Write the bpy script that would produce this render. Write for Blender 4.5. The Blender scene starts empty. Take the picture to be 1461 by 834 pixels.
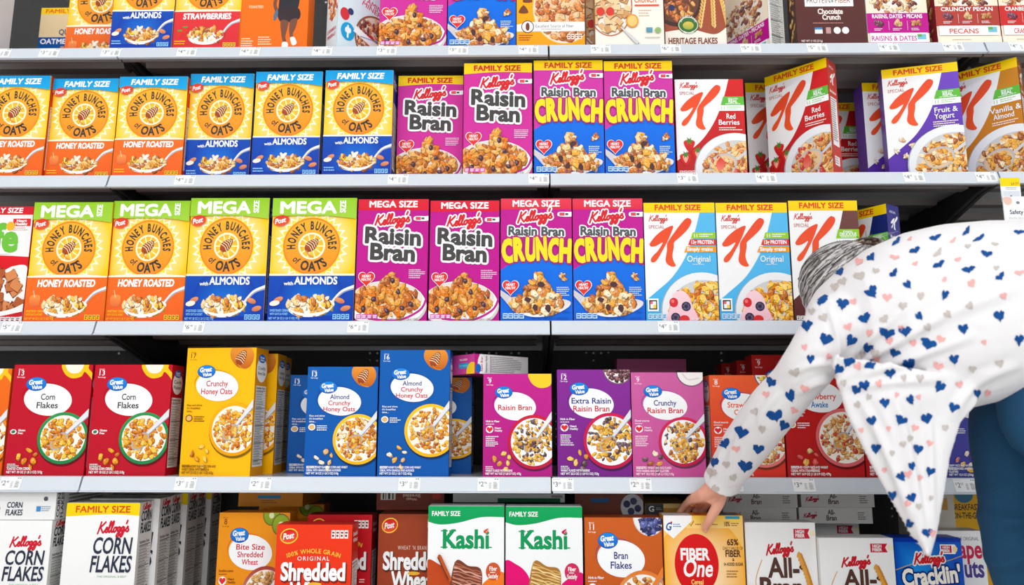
import bpy, bmesh, math, random
import numpy as np
from mathutils import Vector, Matrix
from mathutils.bvhtree import BVHTree
C = bpy.context
SC = C.scene
COL = SC.collection

# ------------------------------------------------------------ camera, light, exposure
F, PIT, YAW, ROL, CX, CZ, CD = 1102.55, .1645, .0162, .001, 1.1495, .70, 2.0469
_fw = Vector((-math.sin(YAW) * math.cos(PIT), math.cos(YAW) * math.cos(PIT), math.sin(PIT)))
_r = Vector((math.cos(YAW), math.sin(YAW), 0))
_u = _r.cross(_fw)
RT = _r * math.cos(ROL) + _u * math.sin(ROL)
UP = -_r * math.sin(ROL) + _u * math.cos(ROL)
EYE = Vector((CX, -CD, CZ))
cam = bpy.data.cameras.new('camera')
cam.sensor_width = 36
cam.lens = F / 1461 * 36
cam.clip_start = .05
cam.dof.use_dof = True
cam.dof.focus_distance = 2.05
cam.dof.aperture_fstop = 2.4
camo = bpy.data.objects.new('camera', cam)
camo.matrix_world = Matrix(((RT.x, UP.x, -_fw.x, EYE.x), (RT.y, UP.y, -_fw.y, EYE.y), (RT.z, UP.z, -_fw.z, EYE.z), (0, 0, 0, 1)))
COL.objects.link(camo)
SC.camera = camo
SC.view_settings.view_transform = 'Standard'
SC.view_settings.look = 'None'
SC.view_settings.gamma = 1
SC.view_settings.use_curve_mapping = False
SC.view_settings.exposure = .12
w = bpy.data.worlds.new('store_ambient')
SC.world = w
w.use_nodes = True
w.node_tree.nodes['Background'].inputs[0].default_value = (.93, .965, 1, 1)
w.node_tree.nodes['Background'].inputs[1].default_value = .98


def lamp(name, loc, sx, sy, power, rot=(0, 0, 0), col=(.955, .98, 1)):
    l = bpy.data.lights.new(name, 'AREA')
    l.shape = 'RECTANGLE'
    l.size, l.size_y, l.energy, l.color = sx, sy, power, col
    o = bpy.data.objects.new(name, l)
    o.location, o.rotation_euler = loc, rot
    COL.objects.link(o)
    return o


# the aisle's ceiling lamps: long LED rows running along the aisle, the farthest one added
lamp('ceiling_lamp', (1.2, -1.9, 3.9), 9, .35, 22)
lamp('ceiling_lamp', (1.2, -4.2, 3.9), 9, .35, 84)
lamp('ceiling_lamp', (1.2, -7.5, 3.9), 12, .5, 215)
lamp('ceiling_lamp', (1.2, -11.5, 3.9), 14, .6, 400)  # unseen far row, added to raise the frontal light


def pray(px, py):
    return _fw + RT * ((px - 730.5) / F) - UP * ((py - 417) / F)


def at(px, py, Y):                       # a pixel on the upright plane y = Y
    d = pray(px, py)
    return EYE + d * ((Y + CD) / d.y)


def topx(P):
    v = Vector(P) - EYE
    d = v.dot(_fw)
    return 730.5 + F * v.dot(RT) / d, 417 - F * v.dot(UP) / d


ZS = [1.7491, 1.3713, .9635, .557, .14]   # shelf tops, from the top shelf down to the base deck
JX = [-1.2192, 0, 1.2192, 2.4384, 3.6576]  # joints between the four-foot bays


# ------------------------------------------------------------ materials
def lin(c):
    return tuple(((v / 255) / 12.92 if v / 255 <= .04045 else ((v / 255 + .055) / 1.055) ** 2.4) for v in c[:3])


def mat(name, col, rough=.5, metal=0, spec=.5, bump=0, bscale=40, var=0, coat=0, bdist=.002):
    m = bpy.data.materials.new(name)
    m.use_nodes = True
    n, l = m.node_tree.nodes, m.node_tree.links
    b = n['Principled BSDF']
    b.inputs['Base Color'].default_value = (*lin(col), 1)
    b.inputs['Roughness'].default_value = rough
    b.inputs['Metallic'].default_value = metal
    b.inputs['Specular IOR Level'].default_value = spec
    b.inputs['Coat Weight'].default_value = coat
    if bump or var:
        tc = n.new('ShaderNodeTexCoord')
        nz = n.new('ShaderNodeTexNoise')
        nz.inputs['Scale'].default_value = bscale
        nz.inputs['Detail'].default_value = 5
        l.new(tc.outputs['Object'], nz.inputs['Vector'])
        if bump:
            bp = n.new('ShaderNodeBump')
            bp.inputs['Strength'].default_value = bump
            bp.inputs['Distance'].default_value = bdist
            l.new(nz.outputs['Fac'], bp.inputs['Height'])
            l.new(bp.outputs['Normal'], b.inputs['Normal'])
        if var:
            mx = n.new('ShaderNodeMix')
            mx.data_type = 'RGBA'
            mx.blend_type = 'MULTIPLY'
            mx.inputs['A'].default_value = (*lin(col), 1)
            cr = n.new('ShaderNodeMapRange')
            cr.inputs['To Min'].default_value = 1 - var
            cr.inputs['To Max'].default_value = 1 + var * .3
            l.new(nz.outputs['Fac'], cr.inputs['Value'])
            l.new(cr.outputs['Result'], mx.inputs['B'])
            mx.inputs['Factor'].default_value = 1
            l.new(mx.outputs['Result'], b.inputs['Base Color'])
    return m


def print_mat(name, rough, gain):
    m = mat(name, (200, 200, 200), rough, spec=.16, bump=.12, bscale=9, bdist=.004)
    n, l = m.node_tree.nodes, m.node_tree.links
    at_ = n.new('ShaderNodeAttribute')
    at_.attribute_name = 'print'
    mx = n.new('ShaderNodeMix')
    mx.data_type = 'RGBA'
    mx.blend_type = 'MULTIPLY'
    mx.inputs['Factor'].default_value = 1
    mx.inputs['B'].default_value = (gain, gain, gain, 1)
    l.new(at_.outputs['Color'], mx.inputs['A'])
    l.new(mx.outputs['Result'], n['Principled BSDF'].inputs['Base Color'])
    return m


M_PRINT = print_mat('printed_cardboard', .36, .96)
M_TAG = print_mat('printed_paper', .6, .9)
M_RAIL = mat('light_grey_price_rail', (203, 209, 217), .32, 0, .5, bump=.04, bscale=3, var=.05)
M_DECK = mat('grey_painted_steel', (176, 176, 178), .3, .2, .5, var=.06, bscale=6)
M_UNDER = mat('taupe_steel_and_flange_shade', (112, 105, 102), .45, .1, .5, var=.12, bscale=5)
M_BRK = mat('black_bracket_steel', (52, 50, 50), .4, .3, .5)
M_UPR = mat('black_upright_steel', (24, 24, 26), .5, .2)


# ------------------------------------------------------------ mesh helpers
def tag(o, label, cat, group=None, kind=None):
    if label:
        o['label'] = label
    if cat:
        o['category'] = cat
    if group:
        o['group'] = group
    if kind:
        o['kind'] = kind
    return o


def link(name, me, parent=None, loc=None, rz=0, m=None):
    o = bpy.data.objects.new(name, me)
    COL.objects.link(o)
    if parent:
        o.parent = parent
    if loc is not None:
        o.location = loc
    if rz:
        o.rotation_euler = (0, 0, rz)
    if m and me is not None and not me.materials:
        me.materials.append(m)
    return o


def bm_box(bm, x0, x1, y0, y1, z0, z1):
    vs = [bm.verts.new(p) for p in ((x0, y0, z0), (x1, y0, z0), (x1, y1, z0), (x0, y1, z0), (x0, y0, z1), (x1, y0, z1), (x1, y1, z1), (x0, y1, z1))]
    for f in ((0, 3, 2, 1), (4, 5, 6, 7), (0, 1, 5, 4), (1, 2, 6, 5), (2, 3, 7, 6), (3, 0, 4, 7)):
        bm.faces.new([vs[i] for i in f])


def bm_prism(bm, prof, x0, x1):          # profile in (y, z), extruded along x
    a = [bm.verts.new((x0, y, z)) for y, z in prof]
    b = [bm.verts.new((x1, y, z)) for y, z in prof]
    n = len(prof)
    for i in range(n):
        bm.faces.new((a[i], a[(i + 1) % n], b[(i + 1) % n], b[i]))
    bm.faces.new(a[::-1])
    bm.faces.new(b)


def done(bm, name, bevel=0, smooth=False):
    if bevel:
        bmesh.ops.bevel(bm, geom=bm.edges[:], offset=bevel, segments=2, profile=.5, affect='EDGES')
    bmesh.ops.recalc_face_normals(bm, faces=bm.faces[:])
    me = bpy.data.meshes.new(name)
    bm.to_mesh(me)
    bm.free()
    if smooth:
        me.polygons.foreach_set('use_smooth', [True] * len(me.polygons))
    return me


# ------------------------------------------------------------ lettering from the built-in font
_gl = {}


def glyphs(txt, bold=0.0, space=1.0):
    k = (txt, bold, space)
    if k not in _gl:
        c = bpy.data.curves.new('lettering', 'FONT')
        c.body = txt
        c.offset = bold
        c.resolution_u = 3
        c.space_character = space
        o = bpy.data.objects.new('lettering', c)
        COL.objects.link(o)
        C.view_layer.update()
        me = bpy.data.meshes.new_from_object(o.evaluated_get(C.evaluated_depsgraph_get()))
        v = np.zeros(len(me.vertices) * 3, 'f')
        me.vertices.foreach_get('co', v)
        v = v.reshape(-1, 3)[:, :2].astype(float)
        fs = [tuple(p.vertices) for p in me.polygons]
        bpy.data.objects.remove(o)
        bpy.data.curves.remove(c)
        bpy.data.meshes.remove(me)
        x0 = v[:, 0].min() if len(v) else 0
        x1 = v[:, 0].max() if len(v) else .3
        v[:, 0] -= x0
        _gl[k] = (v, fs, x1 - x0)
    return _gl[k]


CAP = glyphs('H')[0][:, 1].max()


def catmull(p, n=6, closed=False):
    p = [np.array(q, float) for q in p]
    m = len(p)
    if m < 3:
        return [tuple(q) for q in p]
    out = []
    for i in range(m if closed else m - 1):
        g = (lambda j: p[j % m]) if closed else (lambda j: p[min(max(j, 0), m - 1)])
        a, b, c, d = g(i - 1), g(i), g(i + 1), g(i + 2)
        for t in range(n):
            t /= n
            out.append(tuple(.5 * (2 * b + (c - a) * t + (2 * a - 5 * b + 4 * c - d) * t * t + (3 * b - a - 3 * c + d) * t ** 3)))
    if not closed:
        out.append(tuple(p[-1]))
    return out


SCRIPT = [[(.55, 2.15), (.35, 1.1), (.05, -.1)], [(1.6, 2.1), (1.0, 1.5), (.3, 1.0)], [(.55, 1.1), (.95, .5), (1.35, .0), (1.75, .4), (2.2, .65), (2.28, .95), (2.0, .95), (1.85, .45), (2.1, .0), (2.5, .35), (2.95, 1.5), (3.0, 2.1), (2.8, 2.0), (2.65, .6), (2.85, .0), (3.2, .45), (3.6, 1.5), (3.65, 2.1), (3.45, 2.0), (3.3, .6), (3.5, .02), (3.75, .2)],
          [(4.35, .95), (3.98, .8), (3.85, .3), (4.1, 0), (4.45, .3), (4.5, .75), (4.3, .95), (4.75, .85)],
          [(5.4, .85), (5.1, .97), (4.85, .5), (5.0, .05), (5.35, .4), (5.5, .95), (5.4, -.4), (5.05, -1.0), (4.75, -.75), (5.2, -.1), (5.7, .2)],
          [(6.35, .85), (6.05, .97), (5.8, .5), (5.95, .05), (6.3, .4), (6.45, .95), (6.35, -.4), (6.0, -1.0), (5.7, -.75), (6.15, -.1), (6.7, .2), (7.3, 1.0), (7.35, .6), (7.6, .25), (7.3, -.02), (7.0, .12)], [(7.0, 2.15), (6.82, 1.6)]]


# ------------------------------------------------------------ flat printed artwork: x right, y down, width 100
class Art:
    def __init__(s, h, bg, bg2=None, w=100):
        s.w, s.h, s.z, s.V, s.Fc, s.K = w, h, 0.0, [], [], []
        s.rnd = random.Random(int(h * 7) + sum(bg))
        s.rect(0, 0, w, h, bg, bg2)

    def up(s):
        s.z += 2e-5

    def raw(s, pts, faces, cols, z=None):
        b = len(s.V)
        z = s.z if z is None else z
        s.V += [(x, y, z) for x, y in pts]
        s.K += cols
        s.Fc += [tuple(i + b for i in f) for f in faces]

    def clip(s, pts):
        for ax, lim, sg in ((0, 0, 1), (0, s.w, -1), (1, 0, 1), (1, s.h, -1)):
            out = []
            for i in range(len(pts)):
                a, b = pts[i - 1], pts[i]
                da, db = (a[ax] - lim) * sg, (b[ax] - lim) * sg
                if (da >= 0) != (db >= 0):
                    t = da / (da - db)
                    out.append((a[0] + (b[0] - a[0]) * t, a[1] + (b[1] - a[1]) * t))
                if db >= 0:
                    out.append(b)
            pts = out
            if len(pts) < 3:
                return []
        return pts

    def poly(s, pts, c, c2=None, z=None, up=True):
        if up and z is None:
            s.up()
        pts = s.clip([tuple(p) for p in pts])
        if len(pts) < 3:
            return
        if c2:
            y0, y1 = min(p[1] for p in pts), max(p[1] for p in pts)
            cols = [tuple(c[i] + (c2[i] - c[i]) * (p[1] - y0) / max(y1 - y0, 1e-6) for i in range(3)) for p in pts]
        else:
            cols = [c] * len(pts)
        s.raw(pts, [tuple(range(len(pts)))], cols, z)

    def rect(s, x0, y0, x1, y1, c, c2=None, rot=0):
        if rot:
            mx, my = (x0 + x1) / 2, (y0 + y1) / 2
            a = math.radians(rot)
            s.poly([(mx + (x - mx) * math.cos(a) - (y - my) * math.sin(a), my + (x - mx) * math.sin(a) + (y - my) * math.cos(a)) for x, y in ((x0, y0), (x1, y0), (x1, y1), (x0, y1))], c)
        else:
            s.poly([(x0, y0), (x1, y0), (x1, y1), (x0, y1)], c, c2)

    def ellp(s, cx, cy, rx, ry, rot=0, n=36):
        a = math.radians(rot)
        return [(cx + rx * math.cos(t) * math.cos(a) - ry * math.sin(t) * math.sin(a), cy + rx * math.cos(t) * math.sin(a) + ry * math.sin(t) * math.cos(a)) for t in [i * 2 * math.pi / n for i in range(n)]]

    def ell(s, cx, cy, rx, ry, c, c2=None, rot=0, n=36):
        s.poly(s.ellp(cx, cy, rx, ry, rot, n), c, c2)

    def glow(s, cx, cy, r, ci, co, n=36, y0=0):     # a printed radial gradient
        s.up()
        P = [(cx, cy)] + s.ellp(cx, cy, r, r, 0, n)
        P = [(min(max(x, 0), s.w), min(max(y, y0), s.h)) for x, y in P]
        s.raw(P, [(0, i + 1, (i + 1) % n + 1) for i in range(n)], [ci] + [co] * n)

    def burst(s, cx, cy, r1, r2, n, c, wob=0):
        s.poly([(cx + (r2 if i % 2 else r1) * math.cos(i * math.pi / n), cy + (r2 if i % 2 else r1) * math.sin(i * math.pi / n)) for i in range(2 * n)], c)

    def smooth(s, pts, c, c2=None, n=6):
        s.poly(catmull(pts, n, True), c, c2)

    def stroke(s, pts, wd, c, sm=True, n=5, up=True):
        if up:
            s.up()
        P = catmull(pts, n) if sm else list(pts)
        wd = wd if callable(wd) else (lambda t, q=wd: q)
        L, R = [], []
        for i, p in enumerate(P):
            a, b = P[max(i - 1, 0)], P[min(i + 1, len(P) - 1)]
            dx, dy = b[0] - a[0], b[1] - a[1]
            q = math.hypot(dx, dy) or 1
            h = wd(i / max(len(P) - 1, 1)) / 2
            L.append((p[0] - dy / q * h, p[1] + dx / q * h))
            R.append((p[0] + dy / q * h, p[1] - dx / q * h))
        for i in range(len(P) - 1):
            q = s.clip([L[i], L[i + 1], R[i + 1], R[i]])
            if len(q) > 2:
                s.raw(q, [tuple(range(len(q)))], [c] * len(q), s.z + (i % 20) * 5e-6)
        for e in (0, -1):
            h = wd(0 if e == 0 else 1) / 2
            q = s.clip(s.ellp(P[e][0], P[e][1], h, h, 0, 8))
            if len(q) > 2:
                s.raw(q, [tuple(range(len(q)))], [c] * len(q), s.z + 1e-4 + (5e-6 if e else 0))
        s.z += 1.1e-4

    def text(s, t, x, y, h, c, bold=.02, shear=0, al='c', w=None, out=None, rot=0, space=1.0, c2=None):
        if out:
            s._txt(t, x, y, h, out[0], bold, shear, al, w, rot, space, ring=out[1], n=12)
        s._txt(t, x, y, h, c, bold, shear, al, w, rot, space, c2=c2, ring=bold if 'M' in t or 'W' in t else max(bold - .02, 0), n=6)

    def _txt(s, t, x, y, h, c, bold, shear, al, w, rot, space, c2=None, ring=0, n=6):
        soft = 0 if 'M' in t or 'W' in t else min(bold, .02)
        v, fs, W = glyphs(t, soft, space)
        k = h / CAP
        kx = w / W if w else k
        P = v.copy()
        P[:, 0] *= kx
        P[:, 1] *= k
        P[:, 0] += P[:, 1] * shear - (shear * h / 2 if shear else 0)
        P[:, 0] -= {'c': W * kx / 2, 'l': 0, 'r': W * kx}[al]
        a = -math.radians(rot)
        cols = [c] * len(P)
        if c2:
            cols = [tuple(c2[i] + (c[i] - c2[i]) * min(max(q, 0), 1) for i in range(3)) for q in P[:, 1] / h]
        s.up()
        for i in range(n if ring > .004 else 1):
            dx, dy = (ring * min(k, kx) * math.cos(i * 6.2832 / n), ring * k * math.sin(i * 6.2832 / n)) if ring > .004 else (0, 0)
            X = x + (P[:, 0] + dx) * math.cos(a) - (P[:, 1] + dy) * math.sin(a)
            Y = y - ((P[:, 0] + dx) * math.sin(a) + (P[:, 1] + dy) * math.cos(a))
            s.raw(list(zip(np.clip(X, 0, s.w), np.clip(Y, 0, s.h))), fs, cols)
            s.z += 5e-6

    def arc(s, t, cx, cy, r, a0, a1, h, c, bold=.02, sx=1.0, flip=False):
        ws = [glyphs(ch, min(bold, .04))[2] if ch != ' ' else .22 for ch in t]
        gap = .1
        tot = sum(ws) + gap * (len(ws) - 1)
        q = 0
        s.up()
        for ch, wd in zip(t, ws):
            m = (q + wd / 2) / tot
            q += wd + gap
            if ch == ' ':
                continue
            a = math.radians(a0 + (a1 - a0) * m)
            v, fs, _ = glyphs(ch, min(bold, .04))
            k = h / CAP
            kx = abs(math.radians(a1 - a0)) * r / tot * sx
            X = (v[:, 0] - wd / 2) * kx
            Y = v[:, 1] * k
            if not flip:                       # letters stand outwards
                ux, uy = math.cos(a), -math.sin(a)
                tx, ty = math.sin(a), math.cos(a)
            else:                              # letters stand inwards, along the bottom
                ux, uy = -math.cos(a), math.sin(a)
                tx, ty = -math.sin(a), -math.cos(a)
            bx, by = cx + r * math.cos(a), cy - r * math.sin(a)
            s.raw(list(zip(bx + X * tx + Y * ux, by + X * ty + Y * uy)), fs, [c] * len(X))

    def script(s, x, y, w, c, wt=.34, out=None, rise=.12):
        k = w / 7.6
        for col, q in (([(out, wt + .62)] if out else []) + [(c, wt)]):
            s.up()
            for st in SCRIPT:
                s.stroke([(x + (px + py * .12) * k, y - (py + px * rise) * k) for px, py in st], q * k, col, n=4, up=False)

    def small(s, x, y, w, n, lh, c, th=.45):     # rows of print too small to read
        for i in range(n):
            q = w * (.65 + .35 * s.rnd.random())
            px = 0
            s.up()
            while px < q:
                d = .8 + 2.2 * s.rnd.random()
                s.rect(x + px, y + i * lh, x + min(px + d, q), y + i * lh + lh * th, c)
                s.z -= 2e-5
                px += d + .5

    def heart(s, cx, cy, r, c, rot=0):
        P = []
        for i in range(30):
            t = i * 2 * math.pi / 30
            P.append((cx + r * math.sin(t) ** 3, cy - r * (.8125 * math.cos(t) - .3125 * math.cos(2 * t) - .125 * math.cos(3 * t) - .0625 * math.cos(4 * t))))
        s.poly(P, c)

    def blob(s, x, y, r, c, z, asp=1.0, rot=None, jag=.22, n=8):
        a = s.rnd.random() * 6.28 if rot is None else rot
        P = []
        for i in range(n):
            t = i * 2 * math.pi / n
            q = r * (1 + (s.rnd.random() - .5) * 2 * jag)
            u, v = q * math.cos(t), q * math.sin(t) * asp
            P.append((x + u * math.cos(a) - v * math.sin(a), y + u * math.sin(a) + v * math.cos(a)))
        P = s.clip(P)
        if len(P) > 2:
            s.raw(P, [tuple(range(len(P)))], [c] * len(P), z)

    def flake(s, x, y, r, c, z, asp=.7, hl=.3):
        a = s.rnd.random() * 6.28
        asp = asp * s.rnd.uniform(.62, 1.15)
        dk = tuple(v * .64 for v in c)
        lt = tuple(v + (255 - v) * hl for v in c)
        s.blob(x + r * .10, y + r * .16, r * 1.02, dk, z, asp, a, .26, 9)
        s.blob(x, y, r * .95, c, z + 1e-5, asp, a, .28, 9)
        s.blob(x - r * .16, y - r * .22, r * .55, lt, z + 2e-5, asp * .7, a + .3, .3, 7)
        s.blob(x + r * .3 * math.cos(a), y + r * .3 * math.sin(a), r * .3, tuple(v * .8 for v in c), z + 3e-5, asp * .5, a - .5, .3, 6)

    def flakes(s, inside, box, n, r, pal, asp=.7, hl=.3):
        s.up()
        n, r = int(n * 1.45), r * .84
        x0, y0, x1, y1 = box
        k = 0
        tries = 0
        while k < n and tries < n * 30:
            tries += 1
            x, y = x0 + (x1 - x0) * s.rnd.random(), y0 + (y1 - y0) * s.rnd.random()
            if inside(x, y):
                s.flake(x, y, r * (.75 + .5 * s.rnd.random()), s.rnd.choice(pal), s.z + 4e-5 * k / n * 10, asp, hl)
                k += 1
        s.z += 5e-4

    def inell(s, cx, cy, rx, ry):
        return (lambda x, y: ((x - cx) / rx) ** 2 + ((y - cy) / ry) ** 2 < 1), (cx - rx, cy - ry, cx + rx, cy + ry)

    def spoon(s, x0, y0, x1, y1, r, c=(225, 225, 230), hw=4, dk=(150, 150, 160)):
        s.stroke([(x0 + .7, y0 + .8), (x1 + .7, y1 + .8)], lambda t: hw * (1 - .55 * t), dk, sm=False)
        s.stroke([(x0, y0), (x1, y1)], lambda t: hw * (1 - .55 * t), c, sm=False)

    def mesh(s, name, W, H, face='front', D=.06, lift=6e-4):
        V = np.array(s.V, float)
        x, y, z = V[:, 0] / s.w, V[:, 1] / s.h, V[:, 2] + lift
        if face == 'front':
            P = np.stack([(x - .5) * W, -D / 2 - z, (1 - y) * H], 1)
        elif face == 'right':
            P = np.stack([W / 2 + z, (x - .5) * D, (1 - y) * H], 1)
        elif face == 'left':
            P = np.stack([-W / 2 - z, (.5 - x) * D, (1 - y) * H], 1)
        elif face == 'top':
            P = np.stack([(x - .5) * W, (.5 - y) * D, H + z], 1)
        me = bpy.data.meshes.new(name)
        me.from_pydata(P.tolist(), [], s.Fc)
        a = me.color_attributes.new('print', 'FLOAT_COLOR', 'POINT')
        kk = {}
        cols = []
        for c in s.K:
            if c not in kk:
                kk[c] = (*lin(tuple(min(max(v, 0), 255) for v in c)), 1)
            cols.append(kk[c])
        a.data.foreach_set('color', np.array(cols, 'f').ravel())
        me.materials.append(M_PRINT)
        return me
# ------------------------------------------------------------ carton artwork
WH, RED, DRK, YEL = (248, 248, 248), (214, 30, 40), (62, 54, 50), (255, 214, 0)
GOLD = [(236, 150, 20), (250, 178, 40), (222, 128, 22), (255, 200, 70), (204, 108, 24)]
BRAN = [(214, 132, 36), (196, 104, 30), (232, 156, 58), (226, 120, 20), (170, 84, 30), (244, 180, 96)]
MIX = [(226, 150, 50), (206, 112, 40), (248, 206, 140), (238, 170, 60), (170, 90, 40), (250, 226, 190)]
BERRY = [(228, 160, 80), (246, 200, 130), (206, 60, 50), (220, 140, 70), (240, 186, 110), (198, 110, 60)]
RAIS = [(226, 160, 40), (240, 180, 60), (92, 62, 62), (214, 140, 40), (110, 84, 90), (248, 200, 90)]


def nutri_strip(a, x, y, w, h, c, ink):
    for i in range(4):
        q = w / 4
        a.rect(x + i * q + .4, y, x + (i + 1) * q - .4, y + h, c)
        a.rect(x + i * q + 1.2, y + h * .2, x + (i + 1) * q - 1.2, y + h * .4, ink)
        a.rect(x + i * q + 1.2, y + h * .55, x + (i + 1) * q - 1.8, y + h * .8, ink)


def dipper(a, x, y, s, rot=-30):
    r = math.radians(rot)
    T = lambda p, q: (x + (p * math.cos(r) - q * math.sin(r)) * s, y + (p * math.sin(r) + q * math.cos(r)) * s)
    a.poly([T(*p) for p in catmull([(-1, -.35), (-1.1, .35), (-.2, .85), (.9, .62), (1.5, .2), (1.5, -.2), (.9, -.62), (-.2, -.85)], 5, True)], (196, 98, 48), (150, 60, 24))
    for i, (u, b) in enumerate(((-.3, .8), (.1, .74), (.5, .66), (.9, .52), (1.25, .34))):
        a.stroke([T(u - .1, -b), T(u + .12, 0), T(u - .1, b)], .13 * s, (246, 214, 170))
        a.stroke([T(u + .1, -b), T(u + .3, 0), T(u + .1, b)], .1 * s, (110, 40, 20))
    a.stroke([T(-1, .2), T(-1.2, 1.0), T(-.9, 1.8)], .16 * s, (222, 140, 40))


def post_logo(a, x, y, s, rot=-12, c=(222, 48, 34), ring=None):
    if ring:
        a.ell(x, y, s * 1.13, s * .8, ring, rot=rot)
    a.ell(x, y, s, s * .68, c, (236, 84, 40), rot=rot)
    a.text('Post', x, y + s * .28, s * .6, WH, .03, .25, w=s * 1.35, rot=rot)


def honey(kind, mega=False):
    a = Art(145 if mega else 149, (255, 206, 20), (255, 190, 10))
    H = a.h
    cx, cy, R = (48, 57, 32) if mega else (50, 55, 35.5)
    a.glow(cx, cy, R * 1.72, (255, 250, 220), (255, 202, 10))
    a.burst(cx, cy, R * 1.36, R * 1.1, 28, (255, 250, 228))
    a.burst(cx, cy, R * 1.22, R * 1.08, 28, (255, 216, 70))
    a.glow(cx, cy, R * 1.06, (255, 214, 60), (236, 128, 26))
    a.ell(cx, cy, R * 1.0, R * 1.0, (250, 176, 40), (240, 142, 30), n=48)
    a.arc('HONEY BUNCHES', cx, cy, R * .62, 190, -10, R * .29, DRK, .04)
    a.arc('of', cx, cy, R * .86, 216, 232, R * .24, DRK, .02, flip=True)
    a.arc('OATS', cx, cy, R * .92, 243, 312, R * .33, DRK, .04, flip=True)
    a.ell(cx, cy, R * .5, R * .5, (255, 244, 206))
    a.glow(cx, cy, R * .43, (255, 226, 90), (248, 178, 30))
    for i in range(10):
        t = i * math.pi / 5
        a.stroke([(cx + R * .2 * math.cos(t), cy + R * .2 * math.sin(t)), (cx + R * .42 * math.cos(t), cy + R * .42 * math.sin(t))], R * .05, (255, 242, 180), sm=False)
    dipper(a, cx - 1, cy, R * .22, -42)
    yb = H * .636
    cb = {'roast': ((240, 108, 26), (236, 92, 26)), 'almond': ((0, 72, 176), (0, 52, 164)), 'straw': ((226, 50, 56), (214, 40, 46))}[kind]
    if kind == 'almond':
        a.rect(0, yb - 2.2, 100, yb, (255, 246, 220))
        a.rect(0, yb, 100, H, *cb)
        a.glow(50, H * .84, 40, (0, 112, 214), (0, 58, 168), y0=yb + .2)
        a.rect(0, H - 6, 100, H, (0, 54, 164))
    else:
        a.smooth([(0, yb - 1.5), (50, yb - 3.4), (100, yb - 1.5), (100, yb + 4), (0, yb + 4)], (255, 246, 220))
        a.rect(0, yb, 100, H, *cb)
    ty = yb + 10
    if kind == 'almond':
        a.text('with', 23, ty + 1, 4, WH, .025, w=11)
        a.text('ALMONDS', 55, ty, 8.4, WH, .035, w=50)
    else:
        a.text('HONEY ROASTED' if kind == 'roast' else 'STRAWBERRIES', 50, ty + 1, 8, WH, .045, .1, w=72)
    by = H * .885
    a.stroke([(101, yb + 13), (86, yb + 19), (74, by - 4)], lambda t: 5 - 2.2 * t, (236, 236, 240))
    a.stroke([(101, yb + 14.6), (86, yb + 20.4), (76, by - 4)], 1.2, (150, 156, 170))
    a.smooth([(24, by), (30, by + 9), (48, by + 12), (66, by + 9), (78, by - 2), (70, by - 8), (40, by - 9)], (236, 232, 228), (250, 248, 244))
    pal = MIX + [(250, 196, 60), (255, 240, 220)] + ([(214, 60, 50)] if kind == 'straw' else [])
    a.flakes(lambda x, y: ((x - 50) / 26) ** 2 + ((y - by + 2) / 11) ** 2 < 1, (24, by - 13, 76, by + 8), 46, 5.2, pal)
    a.smooth([(24, by + 2), (34, by + 9), (50, by + 11), (66, by + 8), (77, by - 1), (66, by + 5), (48, by + 8), (34, by + 6)], (252, 250, 246))
    if kind == 'almond':
        for x, y, r in ((12, by - 8, -25), (8, by - 4, -10), (84, by - 7, 20), (91, by + 2, -15)):
            a.ell(x, y, 6, 3, (228, 150, 104) if x != 8 else (250, 232, 214), (196, 108, 70) if x != 8 else None, rot=r)
    elif kind == 'roast':
        a.smooth([(7, by - 14), (18, by - 14), (19, by - 4), (16, by - 1), (9, by - 1), (6, by - 5)], (244, 150, 70), (226, 100, 50))
        a.stroke([(10, by - 20), (12, by - 12)], 1, (250, 200, 150))
    else:
        for x, y in ((10, by - 4), (18, by - 9)):
            a.smooth([(x - 5, y - 4), (x, y - 6), (x + 5, y - 4), (x + 3, y + 3), (x, y + 6), (x - 3, y + 3)], (220, 50, 40))
            a.ell(x, y - 5, 4, 1.3, (90, 150, 50))
    fc = (140, 200, 250) if kind == 'almond' else (255, 190, 30)
    if mega:
        a.text('SWEETENED CEREAL', 3, H - 11, 2.6, fc, .02, al='l', w=22)
        a.text('WITH OATS & HONEY', 3, H - 7, 2.6, fc, .02, al='l', w=21)
        a.text('NET WT 28 OZ (1 LB 12 OZ) 793g', 2, H - 2, 2.6, fc, .02, al='l', w=36)
    else:
        a.small(3, H - 11, 17, 2, 3.6, fc)
    nutri_strip(a, 76, H - 8, 20, 6, fc, (60, 80, 60) if kind != 'almond' else (0, 60, 150))
    if mega:
        a.poly([(0, 0), (100, 0), (100, 25)] + catmull([(100, 25), (60, 21), (0, 21.5)], 8), (148, 202, 30), (160, 206, 60))
        a.text('MEGA', 43, 18, 13.5, WH, .05, w=66, c2=(240, 248, 225))
        a.text('SIZE', 87, 10.4, 6.4, WH, .04, rot=-90, w=14.5)
    else:
        a.poly([(0, 0), (100, 0), (100, 21)] + catmull([(100, 21), (60, 16.5), (0, 16.5)], 8), (0, 150, 216), (0, 166, 226))
        a.text('FAMILY SIZE', 52, 12.4, 8, WH, .045, .18, w=68)
    post_logo(a, 11, 27 if mega else 20.5, 9.5)
    return a


def kell_badge(a, x, y, w=17):
    a.smooth([(x, y), (x + 3, y - 3), (x + w, y - 3), (x + w + 4, y - 3), (x + w + 4, y + 3), (x + 3, y + 3)], WH)
    a.rect(x + 3, y - 2.2, x + w * .6, y + 2.2, (224, 70, 90))
    a.rect(x + w * .65, y - 1.4, x + w * .9, y + 1.4, (80, 80, 80))


def heart_healthy(a, x, y, r=11):
    a.heart(x, y, r * 1.08, WH)
    a.heart(x, y, r, (226, 48, 44))
    a.text('HEART', x, y - 1.5, 3.3, WH, .03, w=12.5)
    a.text('HEALTHY', x, y + 3, 3.3, WH, .03, w=14)


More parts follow.
